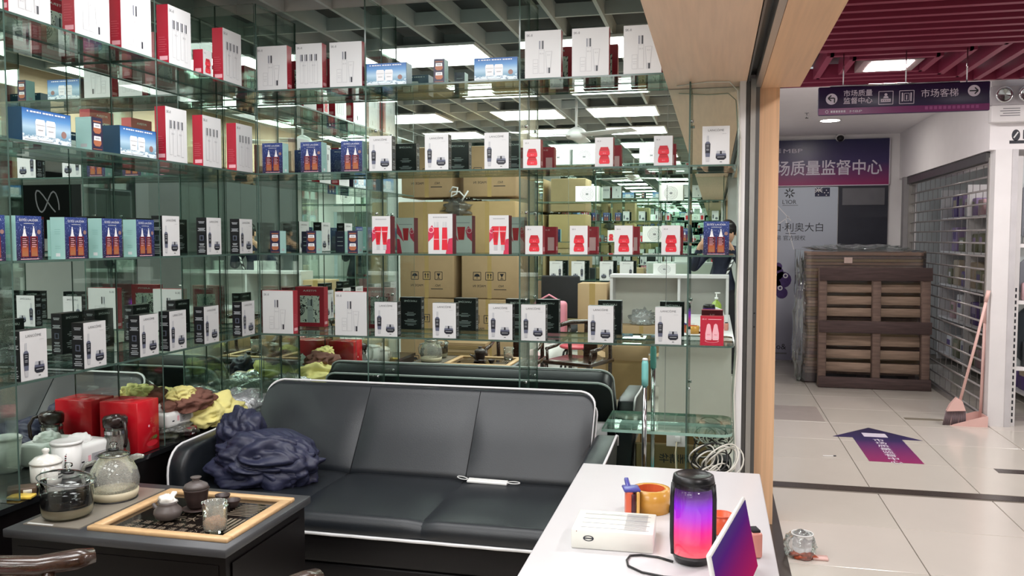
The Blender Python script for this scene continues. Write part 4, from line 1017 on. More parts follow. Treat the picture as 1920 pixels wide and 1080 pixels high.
o = MB(); o.rbox((0, 0, .03), (.028, .04, .06), .005, mat('salmon_plastic', (222, 150, 136), .3), 2); o.rbox((0, 0, .063), (.02, .03, .008), .002, DARKF, 1); o = o.build('salmon_lighter_case', None, (.1, 2.06, ZD), .3); tag(o, 'small salmon pink case standing behind the tablet', 'case')
# ================================================================ beside and under the back shelves
e = empty('mop', (-.335, 4.3, 0)); tag(e, 'mop with teal grip and steel pole leaning beside the sofa end', 'mop')
b = MB(); b.tube([(0, 0, .07), (0, .015, .78)], .0125, CHROME, 12); b.build('pole', e)
b = MB(); b.tube([(0, .0145, .76), (0, .0155, .80), (0, .018, .87), (0, .0185, .895)], [.017, .0175, .0175, .012], TEALP, 14); b.build('grip', e)
b = MB(); b.lathe([(.016, 0), (.012, .01), (0, .012)], (0, .0188, .888), WHITEP, 12); b.build('cap', e)
b = MB(); b.rbox((.0, 0, .055), (.3, .09, .025), .008, TEALP, 2); b.build('mop_plate', e)
b = MB(); b.rbox((.0, 0, .022), (.32, .11, .04), .014, WHITEP, 2); b.build('mop_pad', e)
e = empty('storage_carton', (-.22, 3.98, 0)); tag(e, 'open dull brown carton with handwriting behind the desk, seen in mirror', 'carton')
b = MB(); t_ = .006
b.box(-.23, .23, -.15, -.15 + t_, 0, .28, CARDD); b.box(-.23, .23, .15 - t_, .15, 0, .28, CARDD); b.box(-.23, -.23 + t_, -.15, .15, 0, .28, CARDD); b.box(.23 - t_, .23, -.15, .15, 0, .28, CARDD); b.box(-.23, .23, -.15, .15, 0, t_, CARDD); b.build('carton_body', e)
b = MB(); F = FR((.23, .15, 0), (-1, 0, 0), (0, 0, 1)); b.text('欧洲精华', .2, .17, .06, F, INKD, 1, bold=.01); b.rect(0, .46, .27, .278, F, CARD, 1); b.build('handwriting', e)
e = empty('wall_socket', (-.19, YM - .003, .42)); tag(e, 'white wall socket with plug under the lowest glass shelf', 'socket')
b = MB(); b.rbox((0, -.006, 0), (.1, .012, .07), .003, WHITEP, 2); b.build('plate', e)
b = MB(); b.rbox((.01, -.02, .01), (.03, .03, .03), .004, WHITEP, 2); b.rbox((.0, -.013, -.004), (.006, .003, .012), .001, INKD, 1); b.build('plug', e)
b = MB(); b.tube([(.005, -.03, .0), (.0, -.05, -.06), (.004, -.04, -.16), (.0, -.05, -.3), (.02, -.06, -.41)], .0035, mat('cream_cable', (222, 210, 180), .4), 6); b.build('lead', e)
for i, (x_, seed) in enumerate(((-.02, 1), (.05, 4))):
    b = MB(); rnd = random.Random(seed)
    for q in range(7):
        c = (x_ + rnd.uniform(-.03, .03), 4.31 + rnd.uniform(-.02, .03), .36 + rnd.uniform(-.08, .06)); r1 = rnd.uniform(.05, .085)
        t0 = rnd.uniform(0, .6)
        pts = [(c[0] + r1 * math.cos(a) , c[1] + .03 * math.sin(2 * a + t0) + .02 * math.cos(a), c[2] + r1 * .9 * math.sin(a + t0)) for a in [2 * pi * k_ / 20 for k_ in range(20)]]
        b.tube(pts, .004, (BLACKP if (q + i) % 3 == 0 else mat('white_cable', (220, 218, 208), .45)), 6, True)
    o = b.build('cable_coil'); tag(o, ['tangle of white cables hanging under the shelf end', 'coil of white and black cables beside the door post'][i], 'cable')
o = simple('cable_box', -.005, .095, 4.27, 4.42, 0, .27, DARKF); tag(o, 'low dark box under the coiled cables', 'box')
b = MB(); b.tube([(.118, 4.452, 2.0), (.119, 4.45, 1.5), (.112, 4.45, 1.2), (.118, 4.45, .95), (.105, 4.45, .7), (.115, 4.45, .4), (.118, 4.45, .05)], .004, mat('white_cable', (220, 218, 208), .45), 6); o = b.build('hanging_cable'); tag(o, 'thin white cable running down the door post', 'cable')
b = MB(); b.tube([(-.2, 4.5, 2.281), (-.05, 4.42, 2.281), (.06, 4.44, 2.281), (.1, 4.46, 2.24), (.11, 4.458, 2.1), (.118, 4.452, 2.0)], .003, mat('white_cable', (220, 218, 208), .45), 6); o = b.build('ceiling_cable'); tag(o, 'thin white cable crossing under the wood soffit', 'cable')

# ================================================================ wooden chairs by the tea table
def wood_chair(cx, cy, lab, rz=0.0):
    e = empty('wooden_armchair', (cx, cy, 0), rz); tag(e, lab, 'chair', 'dark carved wooden chairs at the tea table')
    b = MB(); pts = [(-.275, .07, .70), (-.25, .05, .715), (-.19, -.01, .735), (-.08, -.05, .742), (0, -.06, .745), (.08, -.05, .742), (.19, -.01, .735), (.25, .045, .735), (.275, .075, .735)]
    b.tube(pts, [.018, .025, .028, .026, .026, .026, .028, .03, .022], DARKW, 10, flat=.8); b.build('crest_rail', e)
    for x_ in (-.21, .21):
        b = MB(); b.tube([(x_, -.0, .725), (x_ * .98, -.02, .45), (x_ * .96, -.02, 0)], [.016, .018, .018], DARKW, 8); b.build('leg', e)
        b = MB(); b.tube([(x_, .40, .40), (x_, .40, 0)], .018, DARKW, 8); b.build('leg', e)
        b = MB(); b.tube([(x_ * 1.05, .0, .6), (x_ * 1.08, .2, .54), (x_ * 1.05, .38, .53)], .016, DARKW, 8); b.build('armrest', e)
        b = MB(); b.tube([(x_ * 1.05, .37, .53), (x_, .38, .42)], .013, DARKW, 8); b.build('arm_post', e)
    b = MB(); b.rbox((0, .19, .415), (.48, .46, .035), .01, DARKW, 2); b.build('seat', e)
    b = MB(); b.rbox((0, -.035, .58), (.14, .016, .3), .006, DARKW, 2, Matrix.Rotation(.06, 4, 'X')); b.build('back_splat', e)
    b = MB(); b.tube([(-.2, .4, .12), (.2, .4, .12)], .011, DARKW, 8); b.build('stretcher', e)
wood_chair(-1.725, 1.66, 'carved dark wooden armchair whose rail enters at bottom left')
wood_chair(-1.10, 1.58, 'second carved dark wooden armchair, its rail end at bottom centre', .35)

# ================================================================ the part of the room seen in the mirrors
# white hutch behind the desk, cubbies facing the mirror
hu = empty('white_hutch', (-.45, .37, 0)); tag(hu, 'white cubby hutch with open compartments, seen in the mirror', 'cabinet')
def hbox(n, *a, mt=DESKW): b = MB(); b.box(*a, mt); return local(hu, b, n)
hbox('top_board', -1.04, .14, .22, .52, 1.105, 1.135); hbox('side_board', -1.04, -1.012, .22, .51, .3, 1.105); hbox('side_board', .112, .14, .22, .51, .3, 1.105)
hbox('divider_board', -.36, -.335, .23, .50, .33, 1.105); hbox('back_board', -1.012, .112, .22, .235, .3, 1.105, mt=DESKP); hbox('bottom_board', -1.04, .14, .22, .52, .3, .33)
hbox('base_panel', -1.02, .12, .24, .50, 0, .3, mt=DESKP)
product('ro', (-.5, .34, 1.136), pi, 'white rose-print box on top of the white hutch', 'white rose-print boxes', (.75, .5, .55))
o = blob('crumpled_film', (-.72, .38, .62), (.26, .16, .16), PLASTIC, 9, .5, 3, 4); tag(o, 'crumpled clear film on the carton inside the hutch', 'film')
o = MB(); o.rbox((0, 0, .14), (.5, .24, .28), .004, CARD, 1); o.rect(-.02, .02, 0, .28, FR((0, .12, 0), (-1, 0, 0), (0, 0, 1)), TAPEC, 1); o = o.build('small_carton', None, (-.72, .37, .331)); tag(o, 'tan carton standing inside the left compartment of the hutch', 'carton')
e = empty('pump_bottle', (.02, 1.16, ZD)); tag(e, 'green pump bottle standing at the near end of the desk', 'bottle')
b = MB(); b.lathe([(.04, 0), (.046, .005), (.047, .14), (.03, .17), (.014, .18), (.014, .195)], (0, 0, 0), mat('green_soap_plastic', (150, 176, 76), .2, var=.2), 24); b.build('body', e)
b = MB(); b.lathe([(.017, .19), (.017, .21), (.005, .212), (.005, .245)], (0, 0, 0), WHITEP, 16); b.rbox((.01, 0, .25), (.05, .014, .012), .004, WHITEP); b.build('pump', e)
# carton stacks
CM = {}
def carton(c, w_, d_, h_, lab, mt, seed, marks=True):
    e = empty('shipping_carton', c, random.Random(seed).uniform(-.03, .03)); tag(e, lab, 'carton', 'shipping cartons stacked beside the tea table')
    b = MB(); b.rbox((0, 0, h_ / 2), (w_, d_, h_), .012, mt, 2); b.build('carton_body', e)
    b = MB(); F = FR((w_ / 2, d_ / 2, 0), (-1, 0, 0), (0, 0, 1))
    b.rect(w_ / 2 - .022, w_ / 2 + .022, 0, h_, F, TAPEC, 1)
    if marks:
        for i, u in enumerate((.28, .5, .72)):
            x_ = u * w_; v = h_ * .42; s_ = .04
            b.line([(x_ - s_, v), (x_ + s_, v), (x_ + s_, v + 2 * s_), (x_ - s_, v + 2 * s_), (x_ - s_, v)], .006, F, INKD, 2)
            if i == 0: b.flat([(x_ - .022, v + .065), (x_ + .022, v + .065), (x_ + .004, v + .035), (x_ - .004, v + .035)], F, INKD, 2); b.rect(x_ - .003, x_ + .003, v + .015, v + .04, F, INKD, 2); b.rect(x_ - .016, x_ + .016, v + .01, v + .016, F, INKD, 2)
            if i == 1:
                for q in (-.014, .014): b.rect(x_ + q - .004, x_ + q + .004, v + .015, v + .05, F, INKD, 2); b.flat([(x_ + q - .012, v + .048), (x_ + q + .012, v + .048), (x_ + q, v + .068)], F, INKD, 2)
            if i == 2: b.flat([(x_ + .03 * math.cos(a), v + .035 + .03 * math.sin(a)) for a in [pi * k_ / 8 for k_ in range(9)]], F, INKD, 2); b.rect(x_ - .003, x_ + .003, v + .012, v + .04, F, INKD, 2)
        b.text('NO.', .3 * w_, h_ * .26, .035, F, INKD, 2); b.text('MADE IN', .68 * w_, h_ * .26, .035, F, INKD, 2)
        b.rect(.2 * w_, .42 * w_, h_ * .2, h_ * .215, F, INKD, 2)
    b.build('printed_marks', e)
TIER = [(0, .44), (.445, .43), (.88, .46), (1.345, .54), (1.93, .52)]
TN = ['bottom', 'second', 'third', 'fourth', 'topmost']
for j, (x_, side) in enumerate(((-2.935, 'left'), (-2.262, 'right'))):
    for i, (z_, h_) in enumerate(TIER):
        carton((x_ - .02 * (i % 2), .43, z_), .60 if i != 4 else .56, .6, h_, '%s carton of the %s stack seen in the mirror' % (TN[i], side), CARDY if i == 3 else CARD, i * 3 + j, i != 3)
o = blob('plastic_bag', (-2.6, .62, 1.76), (.5, .3, .17), PLASG, 31, .5, 3, 4, floor=False); tag(o, 'crumpled plastic bag wedged between the carton stacks', 'bag')
b = MB(); b.tube([(-2.66, .8, 1.98), (-2.62, .82, 2.03), (-2.57, .82, 2.02), (-2.58, .82, 1.96), (-2.64, .82, 1.93), (-2.63, .82, 1.98), (-2.55, .82, 1.98), (-2.5, .82, 1.93), (-2.53, .82, 1.88), (-2.46, .81, 1.99)], .009, WHITEP, 8); o = b.build('rope_loop'); tag(o, 'looped white cord tied to the bag between cartons', 'cord')
ORDW = 'nearest second third fourth fifth sixth seventh eighth ninth tenth eleventh twelfth thirteenth fourteenth fifteenth sixteenth'.split()
for i in range(16):
    r_ = random.Random(i); o = MB(); o.box(-.3, .3, -.12, .12, 0, .028, CARD if i % 2 else CARDD); o = o.build('flattened_carton', None, (-2.45 + r_.uniform(-.02, .02), 1.25 + r_.uniform(-.02, .02), .031 * i), r_.uniform(-.04, .04)); tag(o, ('lowest' if i == 0 else 'topmost' if i == 15 else ORDW[i]) + ' flattened cardboard sheet%s in the pile before carton stacks' % ('' if i in (0, 15) else ' from the floor'), 'cardboard', 'flattened cartons in a pile')
# red stool, pink tote, black office chair, open carton, board
e = empty('round_stool', (-1.31, .98, 0)); tag(e, 'round red-topped stool with curved black legs, seen in the mirror', 'stool')
b = MB(); b.lathe([(.15, .43), (.165, .437), (.165, .452), (.15, .46), (0, .462)], (0, 0, 0), mat('red_stool_top', (206, 84, 96), .35), 32); b.build('seat', e)
for k_ in range(4):
    a = pi / 4 + k_ * pi / 2; b = MB(); b.tube([(.11 * math.cos(a), .11 * math.sin(a), .43), (.15 * math.cos(a), .15 * math.sin(a), .4), (.185 * math.cos(a), .185 * math.sin(a), .25), (.2 * math.cos(a), .2 * math.sin(a), 0)], .011, BLACKP, 8); b.build('leg', e)
e = empty('tote_bag', (-1.66, .5, .452)); tag(e, 'pink tote bag with handles standing on white packages', 'bag')
b = MB(); b.rbox((0, 0, .2), (.34, .16, .4), .04, PINKB, 3); b.build('bag_body', e)
b = MB(); b.tube([(-.1, .082, .3), (-.09, .085, .42), (0, .085, .47), (.09, .085, .42), (.1, .082, .3)], .01, PINKB, 8); b.build('handle', e)
o = blob('white_package', (-1.66, .5, 0), (.48, .5, .45), WHITEP, 17, .12, 1.6, 4, ridge=False); tag(o, 'large soft white package under the pink tote bag', 'package')
o = blob('pink_package', (-1.76, 1.08, 0), (.34, .3, .42), mat('pale_pink_film', (240, 204, 208), .4), 19, .15, 1.8, 4, ridge=False); tag(o, 'pale pink wrapped package beside the flattened cartons', 'package')
o = MB(); o.rbox((0, 0, .52), (.3, .3, 1.04), .004, CARD, 1); o.rect(-.03, .03, 0, 1.04, FR((0, .15, 0), (-1, 0, 0), (0, 0, 1)), TAPEC, 1); o = o.build('tall_carton', None, (-1.22, .38, 0)); tag(o, 'tall narrow tan carton beside the white hutch', 'carton')
e = empty('open_carton', (-.78, 1.16, 0)); tag(e, 'open cardboard carton with raised flaps beside the desk', 'carton')
b = MB(); b.box(-.2, .2, -.15, .15, 0, .38, CARDD); b.build('carton_body', e)
for sx in (-1, 1): b = MB(); b.rbox((sx * .27, 0, .41), (.16, .3, .006), .002, CARD, 1, Matrix.Rotation(-sx * .5, 4, 'Y')); b.build('flap', e)
b = MB(); b.rbox((0, .19, .44), (.4, .006, .15), .002, CARD, 1, Matrix.Rotation(-.3, 4, 'X')); b.build('flap', e)
e = empty('office_chair', (-1.75, -.4, 0)); tag(e, 'black mesh-back office chair behind the pink bag', 'chair')
b = MB(); b.rbox((0, .05, .47), (.48, .46, .07), .03, DARKF, 3); b.build('seat', e)
b = MB(); b.rbox((0, -.2, .82), (.46, .05, .5), .06, DARKF, 3); b.build('backrest', e)
b = MB(); b.tube([(0, 0, .44), (0, 0, .1)], .025, BLACKP, 10); b.build('post', e)
for k_ in range(5): a = k_ * 2 * pi / 5; b = MB(); b.tube([(0, 0, .1), (.28 * math.cos(a), .28 * math.sin(a), .06)], .02, BLACKP, 8); b.lathe([(.03, 0), (.03, .05)], (.28 * math.cos(a), .28 * math.sin(a), 0), BLACKP, 10); b.build('leg', e)
# rear shelving with mirror
wr = [o for o in D.objects if o.name == 'wall_rear'][0]
for a, c in ((-3.9, -2.9), (-2.896, -1.9), (-1.896, -.9), (-.896, .15)): mir(a, c, -2.016, -2.008, .3, 2.8, wr)
ur = empty('glass_shelving_unit', (-1.1, -1.88, 0)); tag(ur, 'glass shelving on the rear mirror wall, seen reflected behind the photographer', 'shelving')
RZ = [.96, 1.46, 1.98, 2.46]
for z in RZ:
    for a, c in ((-2.3, -1.5), (-1.5, -.7), (-.7, .1)): under(ur, slab(a + .004, c - .004, -2.0, -1.75, z).build('glass_shelf', ur))
for x_ in (-2.3, -1.5, -.7, .1):
    b = MB(); b.box(x_ - .004, x_ + .004, -2.0, -1.755, .3, 2.7, [GEDGE, GEDGE, GLASS, GLASS, GEDGE, GLASS]); under(ur, b.build('divider', ur))
ROSE_ = [(-1.66, 2.46, 'left rose-print white box on the rear top shelf'), (-.8, 2.46, 'right rose-print white box on the rear top shelf'), (-1.62, 1.98, 'left rose-print white box on the rear middle shelf'), (-.55, 1.98, 'right rose-print white box on the rear middle shelf'), (-2.0, 2.46, 'far left rose-print white box on the rear top shelf')]
for x_, z, lab in ROSE_: product('ro', (x_ + .0, -1.87, z), pi, lab, 'white rose-print boxes', (1, .8, 1))
for i, x_ in enumerate((-2.02, -1.73, -1.36, -1.1)): product('la', (x_, -1.80, .96), pi, ['far left', 'left', 'middle', 'right'][i] + ' white-fronted serum box on the rear lowest shelf', 'boxes on the rear shelves', (1.3, 1.2, 1.3))
for i, x_ in enumerate((-2.1, -1.3, -.35)): product('es' if i != 1 else 'rj', (x_, -1.80, 1.46), pi, ['navy starry box at the left of the rear second shelf', 'white box with red jars on the rear second shelf', 'navy starry box at the right of the rear second shelf'][i], 'boxes on the rear shelves')
product('ro', (-.75, -1.86, 1.46), pi, 'plain white box on the rear second shelf', 'white rose-print boxes', (1, .8, 1))
# ceiling fan
e = empty('ceiling_fan', (-1.32, .98, 2.5)); tag(e, 'white three-blade ceiling fan hanging in the shop, seen in mirror', 'ceiling fan')
b = MB(); b.tube([(0, 0, .05), (0, 0, .54)], .012, WHITEM, 10); b.build('down_rod', e)
b = MB(); b.lathe([(.02, -.05), (.09, -.03), (.11, .01), (.08, .05), (.02, .08)], (0, 0, 0), WHITEM, 24); b.build('motor', e)
for k_ in range(3):
    b = MB(); b.M = Matrix.Rotation(.5 + k_ * 2 * pi / 3, 4, 'Z'); b.rbox((.38, 0, 0), (.58, .12, .008), .003, WHITEM, 1, Matrix.Rotation(.2, 4, 'X')); b.build('blade', e)

# ================================================================ the photographer, seen in the mirror
def person():
    V = []; E_ = []; R_ = []
    def p(x, y, z, r, par=None):
        V.append((x, y, z)); R_.append(r); i = len(V) - 1
        if par is not None: E_.append((par, i))
        return i
    cx, cy = .08, -.46
    pel = p(cx, cy, .98, .15); sp1 = p(cx, cy, 1.12, .145, pel); ch = p(cx, cy + .01, 1.28, .165, sp1); up = p(cx, cy + .02, 1.37, .11, ch)
    nk = p(cx + .03, cy + .05, 1.44, .055, up); h0 = p(cx + .045, cy + .08, 1.50, .075, nk); h1 = p(cx + .05, cy + .10, 1.57, .095, h0); h2 = p(cx + .05, cy + .09, 1.64, .075, h1)
    for s in (-1, 1):
        hp = p(cx + s * .09, cy, .92, .1, pel); kn = p(cx + s * .11, cy + .02, .5, .068, hp); an = p(cx + s * .12, cy, .09, .045, kn); p(cx + s * .13, cy + .15, .04, .038, an)
        sh = p(cx + s * .19, cy + .02, 1.345, .078, up)
        ex, ey, ez = (-.24, -.34, 1.16) if s < 0 else (.33, -.36, 1.14)
        el = p(ex, ey, ez, .056, sh); hx = -.115 if s < 0 else .115
        wr_ = p(hx * 1.25, -.10, 1.43, .034, el); pm = p(hx * 1.06, -.05, 1.475, .034, wr_)
        # four fingers curl behind the phone and one thumb on its near face
        for k_ in range(4):
            a = p(hx * .98, -.028, 1.458 + .017 * k_, .0095, pm); c2 = p(hx * .78, -.018, 1.460 + .017 * k_, .0088, a); p(hx * (.62 - .03 * abs(k_ - 1.5)), -.020, 1.462 + .016 * k_, .0075, c2)
        t0 = p(hx * .92, -.06, 1.445, .012, pm); p(hx * .72, -.045, 1.455, .0095, t0)
    me = D.meshes.new('person_skeleton'); me.from_pydata(V, E_, []); ob = D.objects.new('person_skeleton', me); COL.objects.link(ob)
    md = ob.modifiers.new('skin', 'SKIN'); md.use_smooth_shade = True; md.branch_smoothing = .6
    for i, sv in enumerate(me.skin_vertices[0].data): sv.radius = (R_[i], R_[i] * (.72 if i in (0, 1, 2) else 1)); sv.use_root = (i == 0)
    sd = ob.modifiers.new('sub', 'SUBSURF'); sd.levels = 2; sd.render_levels = 2
    dg = bpy.context.evaluated_depsgraph_get(); m2 = D.meshes.new_from_object(ob.evaluated_get(dg)); D.objects.remove(ob)
    for mt in (NAVYJ, SKIN, TROUS, BLACKP): m2.materials.append(mt)
    for f in m2.polygons:
        c = f.center; k_ = 0
        if c.z > 1.425 and abs(c.x - cx - .03) < .13 and c.y < -.2: k_ = 1
        elif c.y > -.12 and c.z > 1.38: k_ = 1
        elif c.z < .94: k_ = 2
        if c.z < .085: k_ = 3
        f.material_index = k_; f.use_smooth = True
    o = link('person', m2); tag(o, 'person in dark navy jacket holding up a phone, reflected in mirror', 'person')
    hc = Vector((cx + .05, cy + .09, 1.595))
    b = MB()
    n1, n2 = 12, 20; vs = []; fs = []
    for i in range(n1 + 1):
        th = i / n1 * pi * .66
        for j in range(n2):
            ph = 2 * pi * j / n2; d = Vector((math.sin(th) * math.cos(ph), math.sin(th) * math.sin(ph), math.cos(th)))
            cut = 1.0
            if d.y > .35 and d.z < .45: cut = .84
            nz = .05 * noise.noise(d * 6); vs.append(tuple(hc + Vector((d.x * .098, d.y * .112, d.z * .115)) * cut * (1 + nz)))
    for i in range(n1):
        for j in range(n2): fs.append((i * n2 + j, (i + 1) * n2 + j, (i + 1) * n2 + (j + 1) % n2, i * n2 + (j + 1) % n2))
    b.add(vs, fs, HAIR, True); b.build('hair', o)
    fx = MB(); fy = hc.y + .098
    fx.rbox((hc.x, fy, 1.555), (.026, .03, .05), .012, SKIN, 3)
    for s in (-1, 1):
        fx.rbox((hc.x + s * .094, hc.y - .005, 1.56), (.018, .035, .06), .008, SKIN, 3)
    fx.build('nose_and_ears', o)
    fx = MB()
    for s in (-1, 1): fx.rbox((hc.x + s * .036, fy - .012, 1.58), (.03, .014, .01), .004, HAIR, 2); fx.rbox((hc.x + s * .036, fy - .008, 1.602), (.04, .012, .007), .003, HAIR, 2)
    fx.rbox((hc.x, fy - .004, 1.515), (.045, .012, .01), .004, mat('lips', (176, 96, 92), .5), 2); fx.build('face_features', o)
    b = MB(); pts = [(.235, -.34, 1.395), (.20, -.285, 1.3), (.155, -.27, 1.18), (.11, -.275, 1.06), (.05, -.29, .95)]
    for q in range(len(pts) - 1):
        a, c = Vector(pts[q]), Vector(pts[q + 1]); sd_ = Vector((.024, .004, .01)); b.add([tuple(a - sd_), tuple(a + sd_), tuple(c + sd_), tuple(c - sd_)], [(0, 1, 2, 3)], BLACKP)
        for t in (.2, .6):
            e_ = a.lerp(c, t); g = a.lerp(c, t + .28); s2 = sd_ * .6; up_ = Vector((0, .002, 0)); b.add([tuple(e_ - s2 + up_), tuple(e_ + s2 + up_), tuple(g + s2 * .6 + up_), tuple(g - s2 * .8 + up_)], [(0, 1, 2, 3)], INKW)
    b.build('bag_strap', o)
person()
e = empty('smartphone', (0, -.016, 1.5)); tag(e, 'dark smartphone held sideways by the photographer, seen in mirror', 'phone')
b = MB(); b.rbox((0, 0, 0), (.165, .008, .077), .003, BLACKP, 2); b.build('phone_body', e)
b = MB(); b.box(-.077, .077, -.0046, -.0041, -.035, .035, BLACKTOP); b.build('screen', e)
# ================================================================ CORRIDOR
struct(simple('wall_corridor_left', .0, .308, 4.8, 10.9, 0, 2.75, WALLW))
YE = 10.88
struct(simple('wall_corridor_end', .0, 2.3, YE + .01, YE + .1, 0, 2.8, WALLW), 'end wall of the corridor')
struct(simple('ceiling_corridor_white', .3, 2.2, 7.22, YE + .05, 2.735, 2.8, WALLW), 'white ceiling at the end of the corridor')
cr = simple('ceiling_corridor', .41, 4.2, -2.5, 7.22, 2.86, 2.95, CRIM); struct(cr, 'crimson slatted ceiling of the corridor')
struct(simple('wall_hall_front', .2, 4.3, -4.1, -4.0, 0, 2.95, WALLC))
w_op = simple('wall_corridor_opposite', 4.2, 4.3, -4.0, 7.5, 0, 2.95, WALLW); struct(w_op, 'opposite side of the corridor, reflected in the left mirror')
LX, LY = 1.155, 6.45
def cslat(x0, x1, y0, y1): b = MB(); b.box(x0, x1, y0, y1, 2.70, 2.80, CRIMS); return b.build('ceiling_slat', cr)
y = 5.86
while y > 1.5: cslat(.42, 4.1, y - .022, y + .022); y -= .16
while y > -2.4: cslat(.42, 4.1, y - .022, y + .022); y -= .32
for k_ in range(3):
    hx = .27 + .16 * k_; hy = .25 + .15 * k_; t_ = .022
    cslat(LX - hx, LX + hx, LY - hy - t_, LY - hy + t_); cslat(LX - hx, LX + hx, LY + hy - t_, LY + hy + t_)
    cslat(LX - hx - t_, LX - hx + t_, LY - hy - t_, LY + hy + t_); cslat(LX + hx - t_, LX + hx + t_, LY - hy - t_, LY + hy + t_)
x = LX + .27 + .48
while x < 4.1: cslat(x - .022, x + .022, 5.95, 7.2); x += .16
cslat(.47, .51, 5.95, 7.2); cslat(.42, 4.1, 7.17, 7.215)
for i, (x_, y_, lab) in enumerate(((LX, LY, 'small square lit panel in the crimson ceiling'), (LX, 3.2, 'added unseen lit panel in the crimson ceiling beside the shop'), (LX, .2, 'added unseen lit panel in the crimson ceiling further back'), (3.1, 6.3, 'added unseen lit panel in the crimson ceiling at far right'), (3.1, 3.0, 'added unseen lit panel in the crimson ceiling, right side'))):  # after the first, these are added lamps out of view to light the corridor
    e = empty('corridor_light_panel', (x_, y_, 2.70)); tag(e, lab, 'ceiling light', 'light panels in the corridor ceiling')
    b = MB(); b.box(-.19, .19, -.21, .21, -.002, .07, mat('dull_lamp_frame', (150, 128, 128), .4)); b.build('panel_frame', e)
    b = MB(); b.poly([(-.135, .165, -.004), (.135, .165, -.004), (.135, -.165, -.004), (-.135, -.165, -.004)], LEDH); b.build('diffuser', e)
e = empty('round_downlight', (1.15, 9.5, 2.735)); tag(e, 'round recessed downlight in the white corridor ceiling', 'ceiling light')
b = MB(); b.lathe([(.11, -.008), (.11, 0)], (0, 0, 0), WHITEM, 32); b.build('bezel', e)
b = MB(); b.poly([(.095 * math.cos(-a), .095 * math.sin(-a), -.0085) for a in [2 * pi * k_ / 28 for k_ in range(28)]], LEDD); b.build('diffuser', e)
for i, (x_, y_, lab) in enumerate(((.86, 8.9, 'fire sprinkler head left of the downlight'), (1.62, 8.4, 'small dark sprinkler near the purple sign'))):
    e = empty('sprinkler', (x_, y_, 2.735)); tag(e, lab, 'sprinkler'); b = MB(); b.lathe([(.02, -.005), (.02, 0)], (0, 0, 0), CHROME, 12); b.tube([(0, 0, -.005), (0, 0, -.05)], .006, CHROME, 8); b.build('stem', e)
    b = MB(); b.lathe([(.016, -.056), (.016, -.05)], (0, 0, 0), ALUD, 12); b.build('deflector', e)
e = empty('security_camera', (1.43, YE - .06, 2.69)); tag(e, 'black dome security camera above the purple banner', 'camera')
b = MB(); b.lathe([(.052, 0), (.05, .035)], (0, 0, 0), WHITEM, 20); o = b.build('mount', e); 
b = MB(); b.lathe([(.0, -.036), (.02, -.034), (.036, -.02), (.042, 0)], (0, 0, 0), BLACKP, 20); b.build('dome', e)
e.rotation_euler = (-pi / 2 * .55, 0, 0)

# ---- hanging purple sign
SIGNB = ramp('sign_navy_print', [(0, (52, 30, 76)), (.5, (36, 28, 62)), (1, (44, 30, 66))], rough=.3)
SIGNM = mat('sign_magenta_print', (124, 44, 106), .3, var=.03)
SIGNT = mat('sign_white_letters', (214, 206, 220), .4, var=.01)
SIGNF = mat('sign_faint_letters', (160, 84, 140), .4, var=.01)
sg = empty('hanging_sign', (1.165, 6.0, 2.31)); tag(sg, 'purple hanging direction sign with arrows under the crimson ceiling', 'sign')
Wd, Hd = 1.03, .185; SW = Wd / 2
b = MB(); b.rbox((0, .015, Hd / 2), (Wd, .03, Hd), .008, SIGNB, 2); b.build('sign_board', sg)
F = FR((-SW, 0, 0), (1, 0, 0), (0, 0, 1))
b = MB(); b.rect(.003, Wd - .003, .004, .045, F, SIGNM, 1); b.build('magenta_band', sg)
b = MB()
def circ_arrow(u, v, turn):
    b.disc(u, v, .036, F, SIGNT, 1, 28)
    if turn: b.line([(u + .018, v - .024), (u + .018, v + .006), (u - .016, v + .006)], .008, F, INKD, 2); b.line([(u - .002, v + .024), (u - .022, v + .006), (u - .002, v - .012)], .008, F, INKD, 2)
    else: b.line([(u - .026, v), (u + .02, v)], .008, F, INKD, 2); b.line([(u + .004, v + .02), (u + .024, v), (u + .004, v - .02)], .008, F, INKD, 2)
circ_arrow(.083, .105, True); circ_arrow(.935, .127, False)
b.text('市场质量', .245, .122, .045, F, SIGNT, 1, bold=.008); b.text('监督中心', .245, .074, .045, F, SIGNT, 1, bold=.008)
b.text('市场客梯', .735, .10, .056, F, SIGNT, 1, bold=.003)
for u in (.415, .54):
    b.line([(u - .043, .06), (u + .043, .06), (u + .043, .143), (u - .043, .143), (u - .043, .06)], .004, F, SIGNT, 1)
b.rect(.385, .445, .075, .095, F, SIGNT, 1); b.disc(.415, .122, .009, F, SIGNT, 1); b.flat([(.398, .099), (.432, .099), (.426, .112), (.404, .112)], F, SIGNT, 1)
for q in (.392, .405, .418, .431): b.rect(q, q + .006, .082, .087, F, INKD, 2)
b.rect(.51, .518, .075, .13, F, SIGNT, 1); b.rect(.562, .57, .075, .13, F, SIGNT, 1); b.line([(.525, .078), (.555, .078), (.555, .126), (.525, .126), (.525, .078)], .003, F, SIGNT, 1); b.rect(.537, .543, .085, .115, F, SIGNT, 1)
b.ring(.055, .023, .01, .003, F, SIGNT, 2); b.text('MBP', .235, .015, .02, F, SIGNT, 2, width=.075)
for i in range(6): b.rect(.078 + .016 * i, .09 + .016 * i, .016, .03, F, SIGNT, 2)
for i in range(12): b.rect(.65 + .027 * i, .668 + .027 * i, .018, .038, F, SIGNF, 2)
b.build('lettering', sg)
for x_ in (-.36, .02, .38): b = MB(); b.tube([(x_, .015, Hd), (x_, .015, .4)], .004, CHROME, 6); b.build('hanging_rod', sg)
b = MB(); b.tube([(-.44, .015, Hd + .006), (.34, .015, Hd + .006)], .006, CHROME, 8); b.build('top_bar', sg)

